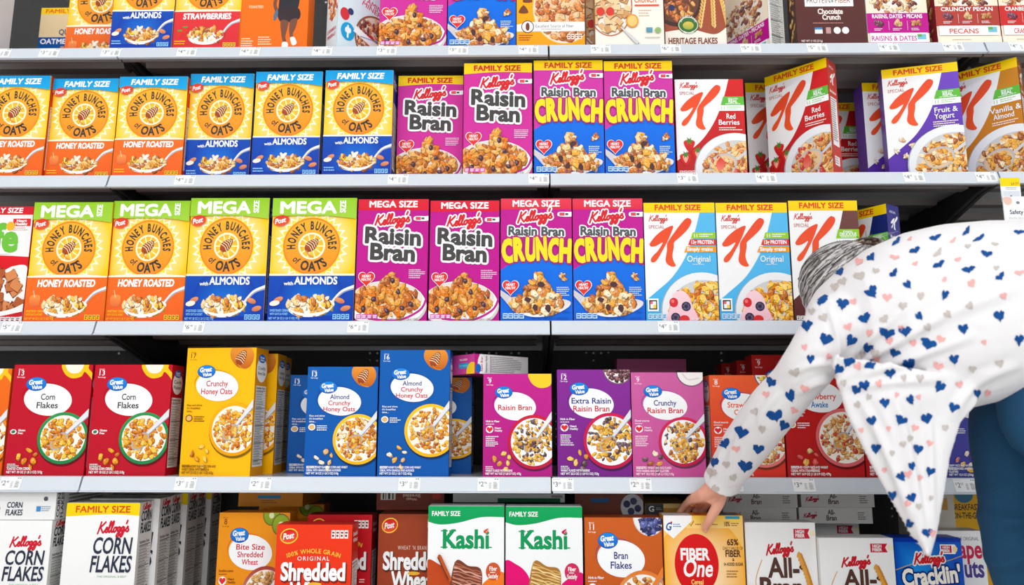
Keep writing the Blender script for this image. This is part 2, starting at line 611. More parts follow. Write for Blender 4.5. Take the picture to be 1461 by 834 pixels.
def raisin(mega):
    a = Art(166 if mega else 160, (190, 6, 140) if mega else (206, 44, 152))  # family pink is paler: glare put into the print colour
    H = a.h
    band = 15.5
    if mega:
        a.rect(0, 0, 100, band, (224, 28, 52), (216, 20, 46))
        a.text('MEGA SIZE', 50, 11, 8.4, WH, .04, w=68)
    else:
        a.poly([(0, 0), (100, 0), (100, 14)] + catmull([(100, 14), (50, 13), (0, 16)], 8), YEL, (250, 204, 0))
        a.text('FAMILY SIZE', 49, 11, 7.4, (206, 40, 28), .05, w=68)
    a.script(24, 37, 49, RED, .4, WH)
    kell_badge(a, 79, 27)
    dg = (70, 66, 66)
    a.text('Raisin', 50, 62, 21, dg, .045, -.04, w=78, out=(WH, .115), rot=3)
    a.text('Bran', 50, 84, 21, dg, .045, -.04, w=62, out=(WH, .115), rot=3)
    a.small(74, 97, 24, 5, 2.6, (250, 214, 240))
    # bowl of flakes, heaped in the middle
    a.ell(46, 146, 54, 31, (206, 200, 196))
    a.ell(44, 143, 54, 31, (250, 248, 246), (236, 232, 230))
    a.ell(44, 137, 50, 24, (226, 214, 206))
    a.stroke([(20, H - 3), (60, H - 1), (90, 152), (99, 137)], 3, (190, 20, 140))
    f = lambda x, y: ((x - 42) / 48) ** 2 + ((y - 139) / 21) ** 2 < 1 or (y < 139 and y > 96 + abs(x - 49) * 1.7)
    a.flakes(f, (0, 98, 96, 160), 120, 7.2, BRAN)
    for x, y in ((26, 137), (12, 150), (60, 127), (78, 144), (44, 152), (66, 149), (52, 112)):
        a.blob(x, y, 4.4, (66, 44, 50), a.z, .75)
        a.blob(x - .8, y - .9, 2.2, (130, 96, 110), a.z + 1e-5, .6)
    a.up()
    heart_healthy(a, 15, 109)
    nutri_strip(a, 2, H - 9, 30, 6, (206, 80, 170), (250, 220, 240))
    a.text('NET WT 22.1 OZ (1 LB 6.1 OZ)', 42, H - 1, 2.6, (90, 60, 90), .0, al='l', w=46)
    return a


def crunch(mega):
    a = Art(166 if mega else 159, (190, 16, 144) if mega else (204, 52, 160))  # family cartons washed paler, with glare mixed into their pink
    H = a.h
    a.poly(catmull([(0, 98), (20, 87), (55, 83), (85, 86), (100, 92)], 6) + [(100, H), (0, H)], (0, 110, 226), (0, 98, 214))
    if mega:
        a.rect(0, 0, 100, 15, (232, 60, 84), (224, 40, 66))
        a.text('MEGA SIZE', 50, 11, 8.4, WH, .04, w=66)
    else:
        a.rect(0, 0, 100, 14, YEL, (250, 204, 0))
        a.text('FAMILY SIZE', 50, 10.6, 7.2, (206, 60, 28), .05, w=68)
    a.script(24, 33, 48, RED, .4, WH)
    kell_badge(a, 80, 22)
    a.text('Raisin Bran', 50, 51, 11.5, (80, 84, 88), .045, 0, w=78, out=(WH, .12), rot=1)
    for i, (ch, x, y, wd, r) in enumerate((('C', 11, 86, 17, -4), ('R', 26.5, 84, 15, -3), ('U', 42, 84, 15, 2), ('N', 58, 83, 15, -3), ('C', 74, 85, 16, 3), ('H', 90, 86, 16, 3))):
        a.text(ch, x, y, 28, (250, 222, 30), .07, 0, w=wd * .92, out=((170, 30, 110), .1), rot=r)
    a.small(78, 121, 20, 5, 2.6, (210, 230, 255))
    a.flakes(lambda x, y: True, (84, 104, 91, 111), 9, 3.4, MIX)
    a.stroke([(-3, 126), (9, 136), (22, 148)], lambda t: 5 + 8 * t, (206, 200, 206))
    a.smooth([(12, 136), (16, 148), (32, 158), (52, 161), (76, 157), (96, 146), (90, 138), (40, 134)], (214, 206, 204), (240, 236, 236))
    f = lambda x, y: ((x - 53) / 38) ** 2 + ((y - 143) / 13) ** 2 < 1 or (y < 143 and y > 100 + abs(x - 52) * 1.45)
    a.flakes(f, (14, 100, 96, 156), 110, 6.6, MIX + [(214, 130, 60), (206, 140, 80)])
    for x, y in ((38, 138), (66, 150), (48, 148), (56, 118)):
        a.blob(x, y, 5, (80, 48, 52), a.z, .75)
    a.up()
    heart_healthy(a, 14, 121)
    nutri_strip(a, 3, H - 10, 30, 7, (190, 224, 255), (20, 90, 190))
    a.text('NET WT 24.8 OZ (1 LB 8.8 OZ)', 44, H - 2, 2.6, (0, 60, 150), 0, al='l', w=50)
    a.text('CEREAL', 86, H - 10, 2.4, (0, 60, 150), 0, al='l', w=10)
    return a


KP = [[(690, 198), (640, 215), (590, 250), (558, 285), (551, 298), (560, 309), (590, 305), (628, 287), (600, 330), (570, 358), (556, 378), (560, 392), (577, 392), (596, 375), (622, 335), (650, 290), (676, 240)],
      [(790, 160), (770, 157), (740, 183), (700, 230), (662, 278), (652, 300), (650, 335), (641, 380), (650, 402), (672, 415), (692, 416), (698, 408), (688, 390), (681, 358), (690, 315), (692, 290), (704, 277), (740, 249), (776, 215), (795, 187), (798, 170)]]


def big_k(a, x, y, s, c, c2=None):
    for P in KP:
        a.smooth([(x + (px - 551) / 4.14 * s, y + (py - 157) / 4.14 * s) for px, py in P], c, c2, n=4)


def special(col, title, fam=True, kind='red', colD=None):
    H = 152 if fam else 134
    a = Art(H, (242, 241, 241))
    o = 0 if fam else -12
    colD = colD or tuple(v * .86 for v in col)
    a.poly([(79, 12 + o), (100, 12 + o), (100, H), (0, H), (0, 126 + o)] + catmull([(0, 126 + o), (16, 114 + o), (36, 98 + o), (52, 78 + o), (64, 56 + o), (73, 32 + o), (79, 12 + o)], 5), col, colD)
    if fam:
        a.rect(0, 0, 100, 13, YEL, (250, 206, 0))
        a.text('FAMILY SIZE', 48, 9.6, 6.8, (222, 72, 30), .045, w=64)
    a.script(7, 24 + o, 26, (214, 50, 40), .3, rise=.02)
    a.text('SPECIAL', 6.5, 34 + o, 4.4, (190, 90, 80), 0, al='l', w=22, space=1.1)
    big_k(a, 7, 20.5 + o, 1.0, (232, 74, 40), (236, 86, 40))
    if kind == 'orig':
        a.poly([(68, 39), (100, 39), (100, 47), (65, 47)], (150, 200, 40))
        a.text('11', 72, 45.5, 4.6, WH, .02)
        a.small(77, 41, 20, 2, 2.6, WH)
        a.poly([(64, 48), (100, 48), (100, 55.5), (61, 55.5)], (224, 50, 40))
        a.text('13g PROTEIN', 81, 54, 4.6, WH, .03, w=31)
        a.poly([(59, 57), (100, 57), (100, 65), (55, 65)], (240, 150, 20))
        a.text('Simply grains', 77, 63, 4.6, WH, .03, w=36)
        a.text('Original', 75, 77, 7.6, WH, .005, w=32)
        a.small(66, 80, 19, 1, 2, (210, 235, 250))
        a.arc('Delicious Possibilities', 72, 128, 33, 133, 68, 4, WH, .01)
    else:
        a.poly([(70, 37 + o), (100, 37 + o), (100, 49 + o), (66, 49 + o)], (96, 186, 60) if kind != 'choc' else (140, 200, 40))
        a.text('MADE WITH' if kind != 'choc' else 'DARK', 84, 41 + o, 2.2, WH, .02, w=14)
        a.text('REAL' if kind != 'choc' else 'DELICIOUS', 84, 45.6 + o, 4.2, WH, .03, w=13 if kind != 'choc' else 24)
        a.small(73, 46.6 + o, 24, 1, 2, WH)
        a.poly([(66, 49 + o), (100, 49 + o), (100, 57 + o), (63, 57 + o)], (250, 250, 250))
        a.text('11', 69, 55.5 + o, 5, (110, 180, 60), .0)
        a.small(75, 51 + o, 22, 2, 2.6, (150, 200, 120))
        for i, t in enumerate(title):
            a.text(t, 80 - (3 if i else 0), 68 + i * 8.5 + o, 7, WH, .012, w=len(t) * 4.3)
        a.small(62, 80 + o, 34, 3 if kind == 'yog' else 2, 2.9, (255, 235, 225))
    if kind == 'red':
        for x, y, h in ((18, 105 + o, 0), (30, 118 + o, 1), (12, 124 + o, 1)):
            a.smooth([(x - 8, y - 5), (x, y - 8), (x + 8, y - 5), (x + 5, y + 4), (x, y + 9), (x - 5, y + 4)], (216, 40, 36), (200, 30, 30))
            if h:
                a.smooth([(x - 4, y - 3), (x, y - 5), (x + 4, y - 3), (x, y + 5)], (250, 170, 150))
            a.burst(x, y - 6, 6, 2.4, 6, (70, 130, 50))
    elif kind == 'yog':
        for x, y in ((20, 100), (34, 110), (12, 116), (22, 124), (30, 128)):
            a.flakes(lambda p, q: True, (x - 3, y - 3, x + 3, y + 3), 5, 3, [(250, 236, 220), (222, 170, 110), (244, 214, 180)])
    elif kind == 'choc':
        for x, y in ((16, 100), (26, 112)):
            a.poly([(x - 9, y), (x - 2, y - 8), (x + 8, y - 4), (x + 9, y + 5), (x, y + 9)], (130, 84, 76), (96, 56, 52))
    elif kind == 'van':
        a.ell(8, 108, 6, 4, (196, 120, 60), rot=60)
        a.ell(4, 96, 4.5, 6, (230, 210, 150))
    bx, by, R = (78, 140, 56) if kind == 'orig' else (84, 138 + o * .9, 58)
    a.ell(bx - 1, by + 1, R + 1, R * .88 + 1, (170, 176, 186))
    a.ell(bx, by, R, R * .88, (238, 238, 240), (226, 226, 230), n=48)
    a.ell(bx + 2, by + 3, R * .88, R * .76, (206, 204, 204), n=48)
    fi, bb = a.inell(bx + 3, by + 4, R * .84, R * .72)
    bb = (bb[0], bb[1], 100, H)
    if kind == 'orig':
        a.flakes(fi, bb, 100, 5.4, GOLD + [(255, 214, 110)])
        a.smooth([(38, 118), (50, 114), (60, 122), (64, 134), (70, 146), (68, H), (30, H), (32, 138), (36, 128)], (248, 210, 216), (240, 186, 200))
        a.ell(38, 129, 6, 6, (214, 40, 50))
        a.ell(36.6, 127.4, 2.4, 2.2, (240, 110, 110))
        for x, y in ((55, 134), (40, 148)):
            a.ell(x, y, 6.4, 6, (48, 40, 62))
            for q in range(9):
                a.ell(x + 3.6 * math.cos(q * 2.4), y + 3.4 * math.sin(q * 2.4), 1.3, 1.2, (96, 86, 120))
        a.ell(52, 150, 7, 5, (214, 44, 46))
        a.rect(2, 124, 17, 140, WH)
        a.rect(4, 126, 15, 138, (40, 44, 50))
        a.rect(5.5, 127.6, 13.5, 136.4, (240, 240, 240))
        a.rect(5.5, 127.6, 9, 131, (236, 96, 120))
        a.rect(9.6, 132, 13.5, 136.4, (250, 210, 60))
        nutri_strip(a, 2, H - 9, 26, 6.5, (200, 226, 246), (60, 130, 190))
        a.text('NET WT 18 OZ', 60, H - 1, 2.4, WH, .0, al='l', w=24)
    else:
        a.flakes(fi, bb, 100, 5.6, BERRY if kind == 'red' else (MIX + [(240, 180, 90)]))
        a.stroke([(101, by - R * .44), (86, by - R * .26)], lambda t: 4.5 - 1.5 * t, (206, 206, 212), sm=False)
        a.ell(66, by - 8, 20, 14.5, (190, 186, 190), rot=-14)
        a.ell(65.4, by - 7.6, 18, 12.6, (226, 190, 150), rot=-14)
        a.flakes(a.inell(65, by - 8, 15, 10)[0], a.inell(65, by - 8, 15, 10)[1], 20, 4.6, BERRY if kind == 'red' else MIX)
        if kind == 'red':
            a.smooth([(60, by - 16), (66, by - 14), (67, by - 4), (60, by + 1), (55, by - 6)], (214, 60, 50), (236, 130, 110))
        nutri_strip(a, 2, H - 6, 24, 5, (250, 220, 220) if kind == 'red' else WH, colD)
    return a


def gv_logo(a, x, y, s):
    a.ell(x, y, s * 1.04, s * .7, (0, 70, 170))
    a.ell(x, y, s, s * .66, (20, 140, 230), (0, 96, 196))
    a.text('Great', x - s * .06, y + s * .02, s * .46, WH, .045, .1, w=s * 1.35, rot=-5)
    a.text('Value', x + s * .1, y + s * .48, s * .36, WH, .04, .1, w=s * 1.05, rot=-5)


def store(h, bg, bg2, title, serv, ring, rin, pal, ink, foot, side, top, cols=None, hdr=None, bowl=(72, 32), ovc=None, spoonc=(226, 226, 232), bowlin=(246, 240, 228), scat=None, tdy=0):
    a = Art(h, bg, bg2)
    oy = h * .315 if h < 160 else h * .3
    a.text('about', 9, 6.5, 1.8, ink, 0, w=7)
    a.text(str(serv), 9.5, 13.5, 6.4, ink, .01)
    a.text('Servings', 9.5, 16.6, 1.9, ink, 0, w=10)
    tp = top
    if tp == 'mug':
        a.smooth([(62, -2), (64, 10), (74, 17), (86, 15), (90, 9), (97, 15), (101, 20), (101, 12), (95, 5), (92, -2)], (250, 196, 20))
        a.smooth([(66, -2), (69, 8), (77, 11), (85, 8), (87, -2)], (246, 240, 224))
    elif tp == 'honey':
        a.smooth([(66, -1), (63, 12), (74, 26), (90, 27), (97, 14), (94, 2), (84, -2)], (236, 150, 50), (196, 96, 20))
        dipper(a, 78, 15, 8, -60)
    elif tp == 'yellow':
        a.smooth([(68, -2), (70, 12), (82, 20), (96, 18), (101, 10), (101, -2)], (250, 206, 40))
    elif tp in ('raisins', 'cream', 'blueb', 'fruit', 'kiwi'):
        x0, r = (84, 20) if tp != 'kiwi' else (78, 14)
        if tp == 'kiwi':
            for x, y, q in ((74, 3, 12), (88, 14, 13)):
                a.ell(x, y, q, q, (110, 90, 40))
                a.ell(x, y, q * .9, q * .9, (150, 176, 40), (120, 150, 30))
                a.ell(x, y, q * .3, q * .3, (230, 230, 180))
        else:
            a.ell(x0, -1, r + 1, r + 1, (120, 90, 110) if tp != 'blueb' else (220, 220, 224))
            a.ell(x0, -1, r - .6, r - .6, (244, 238, 236))
            if tp == 'cream':
                a.stroke([(72, 2), (80, 10), (94, 8)], 2, (224, 212, 210))
            else:
                cc = {'raisins': [(110, 60, 66), (146, 96, 96), (80, 40, 50)], 'blueb': [(60, 66, 130), (96, 104, 170), (44, 48, 100)], 'fruit': [(220, 60, 50), (250, 200, 60), (120, 170, 60)]}[tp]
                a.flakes(lambda x, y: math.hypot(x - x0, y + 1) < r - 3, (x0 - r, 0, 100, r), 34, 3.2 if tp != 'blueb' else 4.4, cc, .95)
    a.ell(46 - 1.4, oy - .6, 31, 20.5, ovc or (30, 40, 110), rot=8, n=48)
    a.ell(46 - .9, oy, 31, 20.5, bg, bg2, rot=8, n=48)
    a.ell(46.6, oy + .6, 30.6, 20, (250, 250, 250), (244, 244, 246), rot=6, n=48)
    n = len(title)
    cols = cols or [DRK] * n
    lh = 10.5 if n < 3 else 8.6
    hh = 7.4 if n < 3 else 6.2
    for i, t in enumerate(title):
        a.text(t, 46.5, oy + 6 + (i - (n - 1) / 2) * lh + tdy, hh, cols[i], .018, w=min(len(t) * 4.5, 54))
    gv_logo(a, 30, oy - 19, 12.5)
    if side == 'gf':
        a.ell(7, h * .61, 4, 3, WH)
        a.ell(7, h * .61, 2.6, 2, (60, 120, 60), rot=-20)
        a.text('Gluten', 13, h * .605, 2.4, WH, .03, al='l', w=9)
        a.text('Free', 13, h * .63, 2.4, WH, .03, al='l', w=6)
    elif side == 'rise':
        for i, t in enumerate(('Rise and shine', "it's breakfast", 'time...')):
            a.text(t, 5, h * .46 + i * 4, 2.6, ink, .01, al='l')
        a.ell(9, h * .555, 5, 4.6, ink)
        a.ell(9, h * .555, 3.8, 3.4, (230, 180, 110))
        a.small(16, h * .54, 16, 3, 2.8, ink)
    elif side == 'heart':
        a.text(hdr or 'High in Fiber', 4, h * .475, 2.7, ink, .02, al='l', w=20)
        a.small(4, h * .49, 12, 1, 2, ink)
        a.ell(9.5, h * .545, 5.4, 5, WH)
        a.heart(9.5, h * .545, 4.6, (224, 40, 50))
        a.text('Heart', 17, h * .54, 2.6, ink, .02, al='l', w=9)
        a.text('Healthy', 17, h * .565, 2.6, ink, .02, al='l', w=11)
        a.small(4, h * .61, 19, 6, 2.6, ink)
    bx, R = bowl
    by = h * .665 if h < 160 else h * .64
    a.ell(bx + 1, by + 2, R + 1, R + 1, tuple(v * .5 for v in bg))
    a.ell(bx, by, R, R, ring, rin, n=56)
    a.ell(bx, by, R * .88, R * .88, bowlin, n=56)
    fi, bb = a.inell(bx, by, R * .8, R * .8)
    a.flakes(fi, (bb[0], bb[1], min(bb[2], 100), bb[3]), 105, 3.9, pal)
    if spoonc:
        a.spoon(102, by - R * 1.05, bx + 3, by - R * .15, 8, spoonc, 7)
        a.ell(bx - 4, by + 4, 13, 8.5, (176, 176, 186), rot=-45)
        a.ell(bx - 4, by + 4, 11.4, 7, (216, 160, 80), rot=-45)
        a.flakes(a.inell(bx - 4, by + 4, 9, 8)[0], a.inell(bx - 4, by + 4, 9, 8)[1], 14, 3.4, pal)
    scat = scat or pal
    for x, y, r in ((17, .83, 4.4), (30, .775, 4), (24, .87, 4.6), (36, .87, 4.2), (33, .925, 4.2), (38, .81, 3.4)):
        a.flake(x, h * y, r, a.rnd.choice(scat), a.z, .8)
    a.z += 1e-4
    a.small(4, h - 14.5, 15, 2, 2.2, ink)
    for i, t in enumerate(foot):
        a.text(t, 4, h - 3 - (len(foot) - 1 - i) * 4.2, 2.9, ink, .025, al='l', w=min(len(t) * 1.55, 60))
    return a


def nutrition(h, bg, logo, lines, ink=(30, 30, 30), ovc=WH, w=34, brand=None, vert=False):
    a = Art(h, bg, w=w)
    if logo == 'gv':
        a.ell(w / 2, h * .17, w * .42, h * .1, ovc)
        a.ell(w / 2, h * .08, w * .3, h * .035, (0, 100, 200))
        a.text('Great', w / 2, h * .08, 3, WH, .03, w=w * .36)
        a.text('Value', w / 2, h * .1, 2.6, WH, .03, w=w * .34)
        for i, t in enumerate(lines):
            a.text(t, w / 2, h * .17 + i * 7, 4.4, ink, .01, w=w * .62)
        y0 = h * .3
    elif logo == 'kell':
        a.script(w * .18, h * .06, w * .6, RED, .4)
        for i, t in enumerate(lines):
            a.text(t, w / 2, h * .135 + i * 13, 10.5, (40, 44, 60), .03, .08, w=w * .74)
        y0 = h * .27
    else:
        for i, t in enumerate(lines):
            a.text(t, w / 2, h * .1 + i * 7, 4.6, ink, .02, w=w * .7)
        y0 = h * .3
    y1 = h * .93
    x0, x1 = w * .1, w * .92
    a.rect(x0, y0, x1, y1, (236, 234, 230))
    a.text('Nutrition Facts', x0 + 1, y0 + 4.4, 3.2, (20, 20, 20), .03, al='l', w=(x1 - x0) * .86)
    y = y0 + 6
    i = 0
    while y < y1 - 3:
        th = .9 if i % 7 == 0 else .3
        a.rect(x0 + 1, y, x1 - 1, y + th, (50, 50, 50))
        a.small(x0 + 1, y + 1.4, (x1 - x0) * .8, 1, 2, (110, 108, 104), .5)
        y += 3.3
        i += 1
    return a


def plain(h, bg, bg2=None, w=100):
    return Art(h, bg, bg2, w)
# one-off cartons
def corn_rooster_free(fam=True):               # white corn flakes carton; the mascot is left out
    a = Art(152, (244, 243, 242), (238, 237, 236))
    if fam:
        a.poly([(0, 0), (100, 0), (100, 14)] + catmull([(100, 14), (60, 12.4), (0, 15)], 6), (255, 222, 0), (250, 210, 0))
        a.text('FAMILY SIZE', 50, 10.4, 7, (226, 74, 24), .03, w=74)
    a.script(45, 33, 42, (206, 24, 50), .4, rise=.05)
    a.text('CORN', 67, 55, 17, (44, 50, 70), .022, .1, w=52)
    a.text('FLAKES', 67, 75, 17, (44, 50, 70), .022, .1, w=55)
    a.text('THE ORIGINAL & BEST', 69, 81, 2.2, (150, 190, 150), 0, w=40)
    a.ell(30, 150, 70, 36, (226, 226, 226))
    a.flakes(lambda x, y: ((x - 30) / 64) ** 2 + ((y - 150) / 30) ** 2 < 1, (0, 116, 96, 152), 90, 7, GOLD)
    return a


def corn_end():                                # narrow lying face
    a = Art(38, (240, 239, 238))
    a.rect(0, 6, 12, 12, (246, 160, 190))
    a.script(2, 27, 22, (206, 24, 50), .4)
    a.text('CORN', 44, 22, 7.4, (44, 50, 70), .02, .06, w=21)
    a.text('FLAKES', 44, 32, 7.4, (44, 50, 70), .02, .06, w=23)
    a.rect(74, 20, 80, 27, (70, 140, 200))
    a.small(81, 20, 14, 3, 2.6, (140, 170, 190))
    a.ell(86, 10, 3, 3, (90, 90, 100))
    return a


def life_box():
    a = Art(150, (240, 240, 240))
    a.rect(0, 0, 100, 11, (226, 24, 44))
    a.text('FAMILY SIZE', 54, 8.4, 6.4, WH, .04, .12, w=62)
    a.rect(73, 16, 98, 26, (224, 40, 50))
    a.text('Heart', 85, 20.4, 3.4, WH, .04, w=14)
    a.text('Healthy', 85, 24.6, 3.4, WH, .04, w=17)
    a.small(73, 28, 24, 2, 2.4, (236, 150, 150))
    a.text('Life', 50, 58, 34, (110, 190, 60), .05, w=64)
    a.ell(70, 26, 6, 6, (250, 180, 40))
    a.small(40, 62, 34, 1, 2, (180, 180, 180))
    a.poly(catmull([(0, 68), (50, 64), (100, 66)], 6) + [(100, 84), (0, 88)], (226, 20, 34), (206, 10, 24))
    a.smooth([(0, 92), (30, 80), (60, 86), (80, 78), (100, 80), (100, 118), (0, 120)], (250, 246, 240))
    a.rnd.seed(3)
    for i in range(46):
        x, y = a.rnd.random() * 100, 86 + a.rnd.random() * 46
        a.rect(x - 8, y - 6, x + 8, y + 6, (120, 56, 30), rot=a.rnd.randint(-40, 40))
        a.rect(x - 7.4, y - 6.6, x + 7.4, y + 5, a.rnd.choice([(196, 110, 60), (176, 90, 46), (214, 134, 80)]), rot=a.rnd.randint(-40, 40))
    a.poly(catmull([(0, 140), (40, 140), (80, 134), (100, 126)], 6) + [(100, 150), (0, 150)], (244, 240, 238))
    a.poly(catmull([(0, 146), (50, 145), (100, 136)], 6) + [(100, 142), (60, 150), (0, 150)], (206, 20, 34))
    nutri_strip(a, 70, 143, 28, 6, WH, (120, 60, 60))
    return a


def oat_squares():
    a = Art(140, (238, 214, 170), (230, 204, 160))
    a.rect(0, 0, 100, 13, (255, 214, 20))
    a.text('FAMILY SIZE', 48, 10, 7, (236, 110, 30), .045, .1, w=78)
    a.rect(0, 58, 100, 140, (0, 82, 160))
    a.smooth([(66, 24), (82, 22), (92, 28), (92, 38), (72, 42), (62, 34)], (60, 70, 110))
    a.text('QUAKER', 62, 53, 10, (50, 62, 110), .02, w=50)
    a.text('OATMEAL', 36, 71, 9.4, WH, .03, w=64)
    a.text('BROWN SUGAR', 66, 81, 5, (236, 170, 90), .02, w=46)
    a.text('SQUARES', 36, 94, 9, WH, .03, w=60)
    return a


def sport_orange():
    a = Art(140, (244, 118, 16), (240, 106, 10))
    a.text('TOASTED', 22, 84, 3.6, (255, 214, 170), .02, w=22)
    # a runner in dark shorts and white shoes, printed on the face
    sk, sh = (120, 74, 58), (54, 40, 46)
    a.smooth([(58, 52), (70, 48), (84, 52), (86, 78), (78, 92), (58, 90), (56, 74)], (44, 44, 52))
    a.smooth([(56, 84), (84, 84), (88, 98), (74, 104), (58, 102)], sh)
    a.smooth([(60, 102), (71, 103), (70, 114), (68, 124), (70, 133), (66, 134), (62, 122)], sk)
    a.smooth([(74, 102), (84, 99), (83, 110), (79, 120), (80, 128), (76, 129), (73, 116)], sk)
    a.stroke([(58, 60), (50, 76), (53, 88)], 5, sk)
    a.ell(52, 94, 3, 8, (90, 110, 130), rot=12)
    a.smooth([(64, 132), (71, 132), (72, 138), (64, 139)], WH)
    a.smooth([(75, 126), (81, 125), (85, 133), (79, 136)], WH)
    a.small(3, 126, 20, 4, 3.2, (255, 220, 180))
    a.small(28, 124, 24, 4, 3.2, (255, 214, 170))
    return a


def start_box():
    a = Art(140, (226, 236, 242), (214, 232, 240))
    a.text('VITAMINS &', 62, 64, 7, (206, 60, 90), .02, w=60, rot=18)
    a.text('MINERALS', 68, 74, 7, (206, 60, 90), .02, w=56, rot=18)
    a.ell(66, 112, 36, 36, (150, 96, 60))
    a.ell(66, 112, 33, 33, (226, 210, 190))
    a.flakes(a.inell(66, 112, 31, 31)[0], (35, 81, 97, 140), 70, 6, [(176, 84, 50), (206, 120, 70), (150, 60, 50), (230, 160, 110), (120, 60, 60)])
    for x, y in ((58, 112), (84, 116), (92, 104)):
        a.ell(x, y, 6, 6, (206, 34, 60))
    a.ell(12, 88, 8, 9, (216, 50, 60))
    a.ell(22, 82, 5, 5, (50, 60, 110))
    a.ell(18, 112, 12, 13, (20, 160, 216))
    a.stroke([(18, 104), (18, 120)], 3, WH)
    a.ell(16, 110, 3, 4, WH)
    a.ell(20.5, 110, 3, 4, WH)
    a.rect(26, 116, 110, 126, WH, rot=24)
    a.small(40, 112, 40, 1, 4, (90, 150, 190))
    return a


def fiber_yellow():
    a = Art(140, (255, 176, 10), (250, 160, 6))
    a.ell(70, 84, 46, 52, (250, 220, 190))
    a.ell(70, 84, 42, 48, (236, 196, 160))
    a.flakes(a.inell(70, 84, 40, 46)[0], (30, 40, 100, 130), 95, 7, [(236, 160, 90), (220, 130, 60), (250, 196, 140), (196, 100, 50)])
    a.poly([(20, 104), (100, 104), (100, 118), (0, 118), (0, 108)], WH)
    a.ell(16, 111, 9.4, 9.4, (120, 60, 40))
    a.ell(16, 111, 8, 8, WH)
    a.ell(16, 111, 3, 6, (120, 60, 40))
    a.text('Excellent Source of Fiber', 56, 112.6, 4.8, (90, 60, 50), .0, w=56)
    a.small(36, 114.4, 38, 1, 2, (150, 130, 120))
    for x, y in ((16, 70), (10, 86)):
        a.smooth([(x - 7, y + 4), (x, y - 7), (x + 7, y + 4)], (120, 66, 40))
    nutri_strip(a, 74, 122, 22, 8, (250, 226, 210), (120, 70, 50))
    a.small(3, 123, 24, 3, 3.4, (170, 90, 20))
    return a


def cream_crunch():
    a = Art(140, (246, 240, 226), (240, 234, 222))
    a.text('CRUNCH', 74, 76, 8, (224, 110, 60), .03, w=32)
    a.rect(58, 79, 94, 82, (226, 90, 50))
    a.small(64, 87, 20, 3, 4, (206, 170, 140))
    a.ell(22, 80, 33, 46, (190, 110, 80))
    a.ell(22, 80, 31, 44, (244, 234, 220))
    a.rnd.seed(5)
    for i in range(90):
        x, y = 22 + a.rnd.uniform(-27, 27), 80 + a.rnd.uniform(-38, 38)
        if ((x - 22) / 28) ** 2 + ((y - 80) / 40) ** 2 < 1:
            r = a.rnd.randint(0, 90)
            a.rect(x - 5, y - 3.6, x + 5.4, y + 4.4, (140, 90, 56), rot=r)
            a.rect(x - 5, y - 4.4, x + 5, y + 3.6, a.rnd.choice([(226, 180, 130), (210, 156, 100), (240, 206, 160)]), rot=r)
    for x, y in ((8, 90), (22, 90)):
        a.ell(x, y, 6, 6.4, (216, 60, 50))
    a.ell(54, 104, 9, 10, (240, 150, 50))
    a.ell(54, 104, 7, 8, (250, 200, 120))
    a.spoon(60, 136, 38, 114, 8, (210, 206, 206), 5)
    a.rect(74, 114, 83, 121, (90, 150, 170))
    a.ell(91, 118, 4.4, 4.4, (150, 180, 110))
    a.small(72, 128, 22, 1, 3, (190, 180, 170))
    return a


def heritage():
    a = Art(140, (168, 86, 60), (160, 78, 54))
    a.ell(20, 66, 42, 40, (70, 44, 40))
    a.ell(20, 64, 38, 36, (104, 66, 52))
    a.flakes(a.inell(20, 64, 34, 32)[0], (0, 34, 54, 96), 60, 6, [(216, 130, 60), (196, 100, 50), (236, 170, 90), (150, 76, 50)])
    a.ell(12, 78, 5, 5, (50, 56, 100))
    a.poly(catmull([(0, 114), (40, 110), (80, 118), (100, 108)], 6) + [(100, 140), (0, 140)], (244, 234, 222))
    for q in range(3):
        for i in range(9):
            x, y = 66 + q * 14 - i * 1.1 * (1 - q), 64 + i * 5
            a.ell(x - 2, y, 1.6, 3.4, (226, 180, 100), rot=-24)
            a.ell(x + 2, y + 2, 1.6, 3.4, (236, 196, 120), rot=24)
    a.ell(38, 104, 17.5, 13.5, (60, 96, 60))
    a.ell(38, 104, 16, 12, (246, 236, 214))
    a.ell(38, 104, 15, 11, (60, 110, 60))
    a.ell(38, 105, 9, 6, (226, 190, 80), (150, 170, 70))
    a.arc("NATURE'S PATH", 38, 104, 11.6, 160, 20, 2.8, WH, .02)
    a.arc('ORGANIC', 38, 104, 14, 230, 310, 2.6, WH, .02, flip=True)
    a.text('HERITAGE FLAKES', 45, 132, 8.6, (130, 60, 40), .02, w=80)
    return a


def brown_protein():
    a = Art(140, (96, 50, 46), (84, 40, 38))
    a.rect(14, 66, 84, 84, WH)
    a.text('PROTEIN', 34, 79, 7.6, (120, 70, 60), 0, w=34)
    a.text('&', 54, 78, 4.6, (60, 140, 110), .02, w=4)
    a.text('FIBER', 69, 79, 7.6, (170, 90, 60), 0, w=22)
    a.text('Chocolate', 50, 95, 7.4, (250, 236, 230), .03, w=36)
    a.text('Crunch', 51, 103.5, 7.4, (250, 236, 230), .03, w=26)
    a.small(24, 108, 52, 1, 2.4, (190, 140, 130))
    a.rect(26, 115, 37, 124, (230, 236, 240))
    a.rect(26, 115, 37, 118, (60, 130, 190))
    a.rect(42, 115, 49, 124, (190, 150, 146))
    a.ell(58, 119.5, 5, 5, WH)
    a.ell(70, 119.5, 5, 5, WH)
    a.text('NET WT 11 OZ (311g)', 6, 136, 2.8, (236, 220, 214), .02, al='l', w=30)
    return a


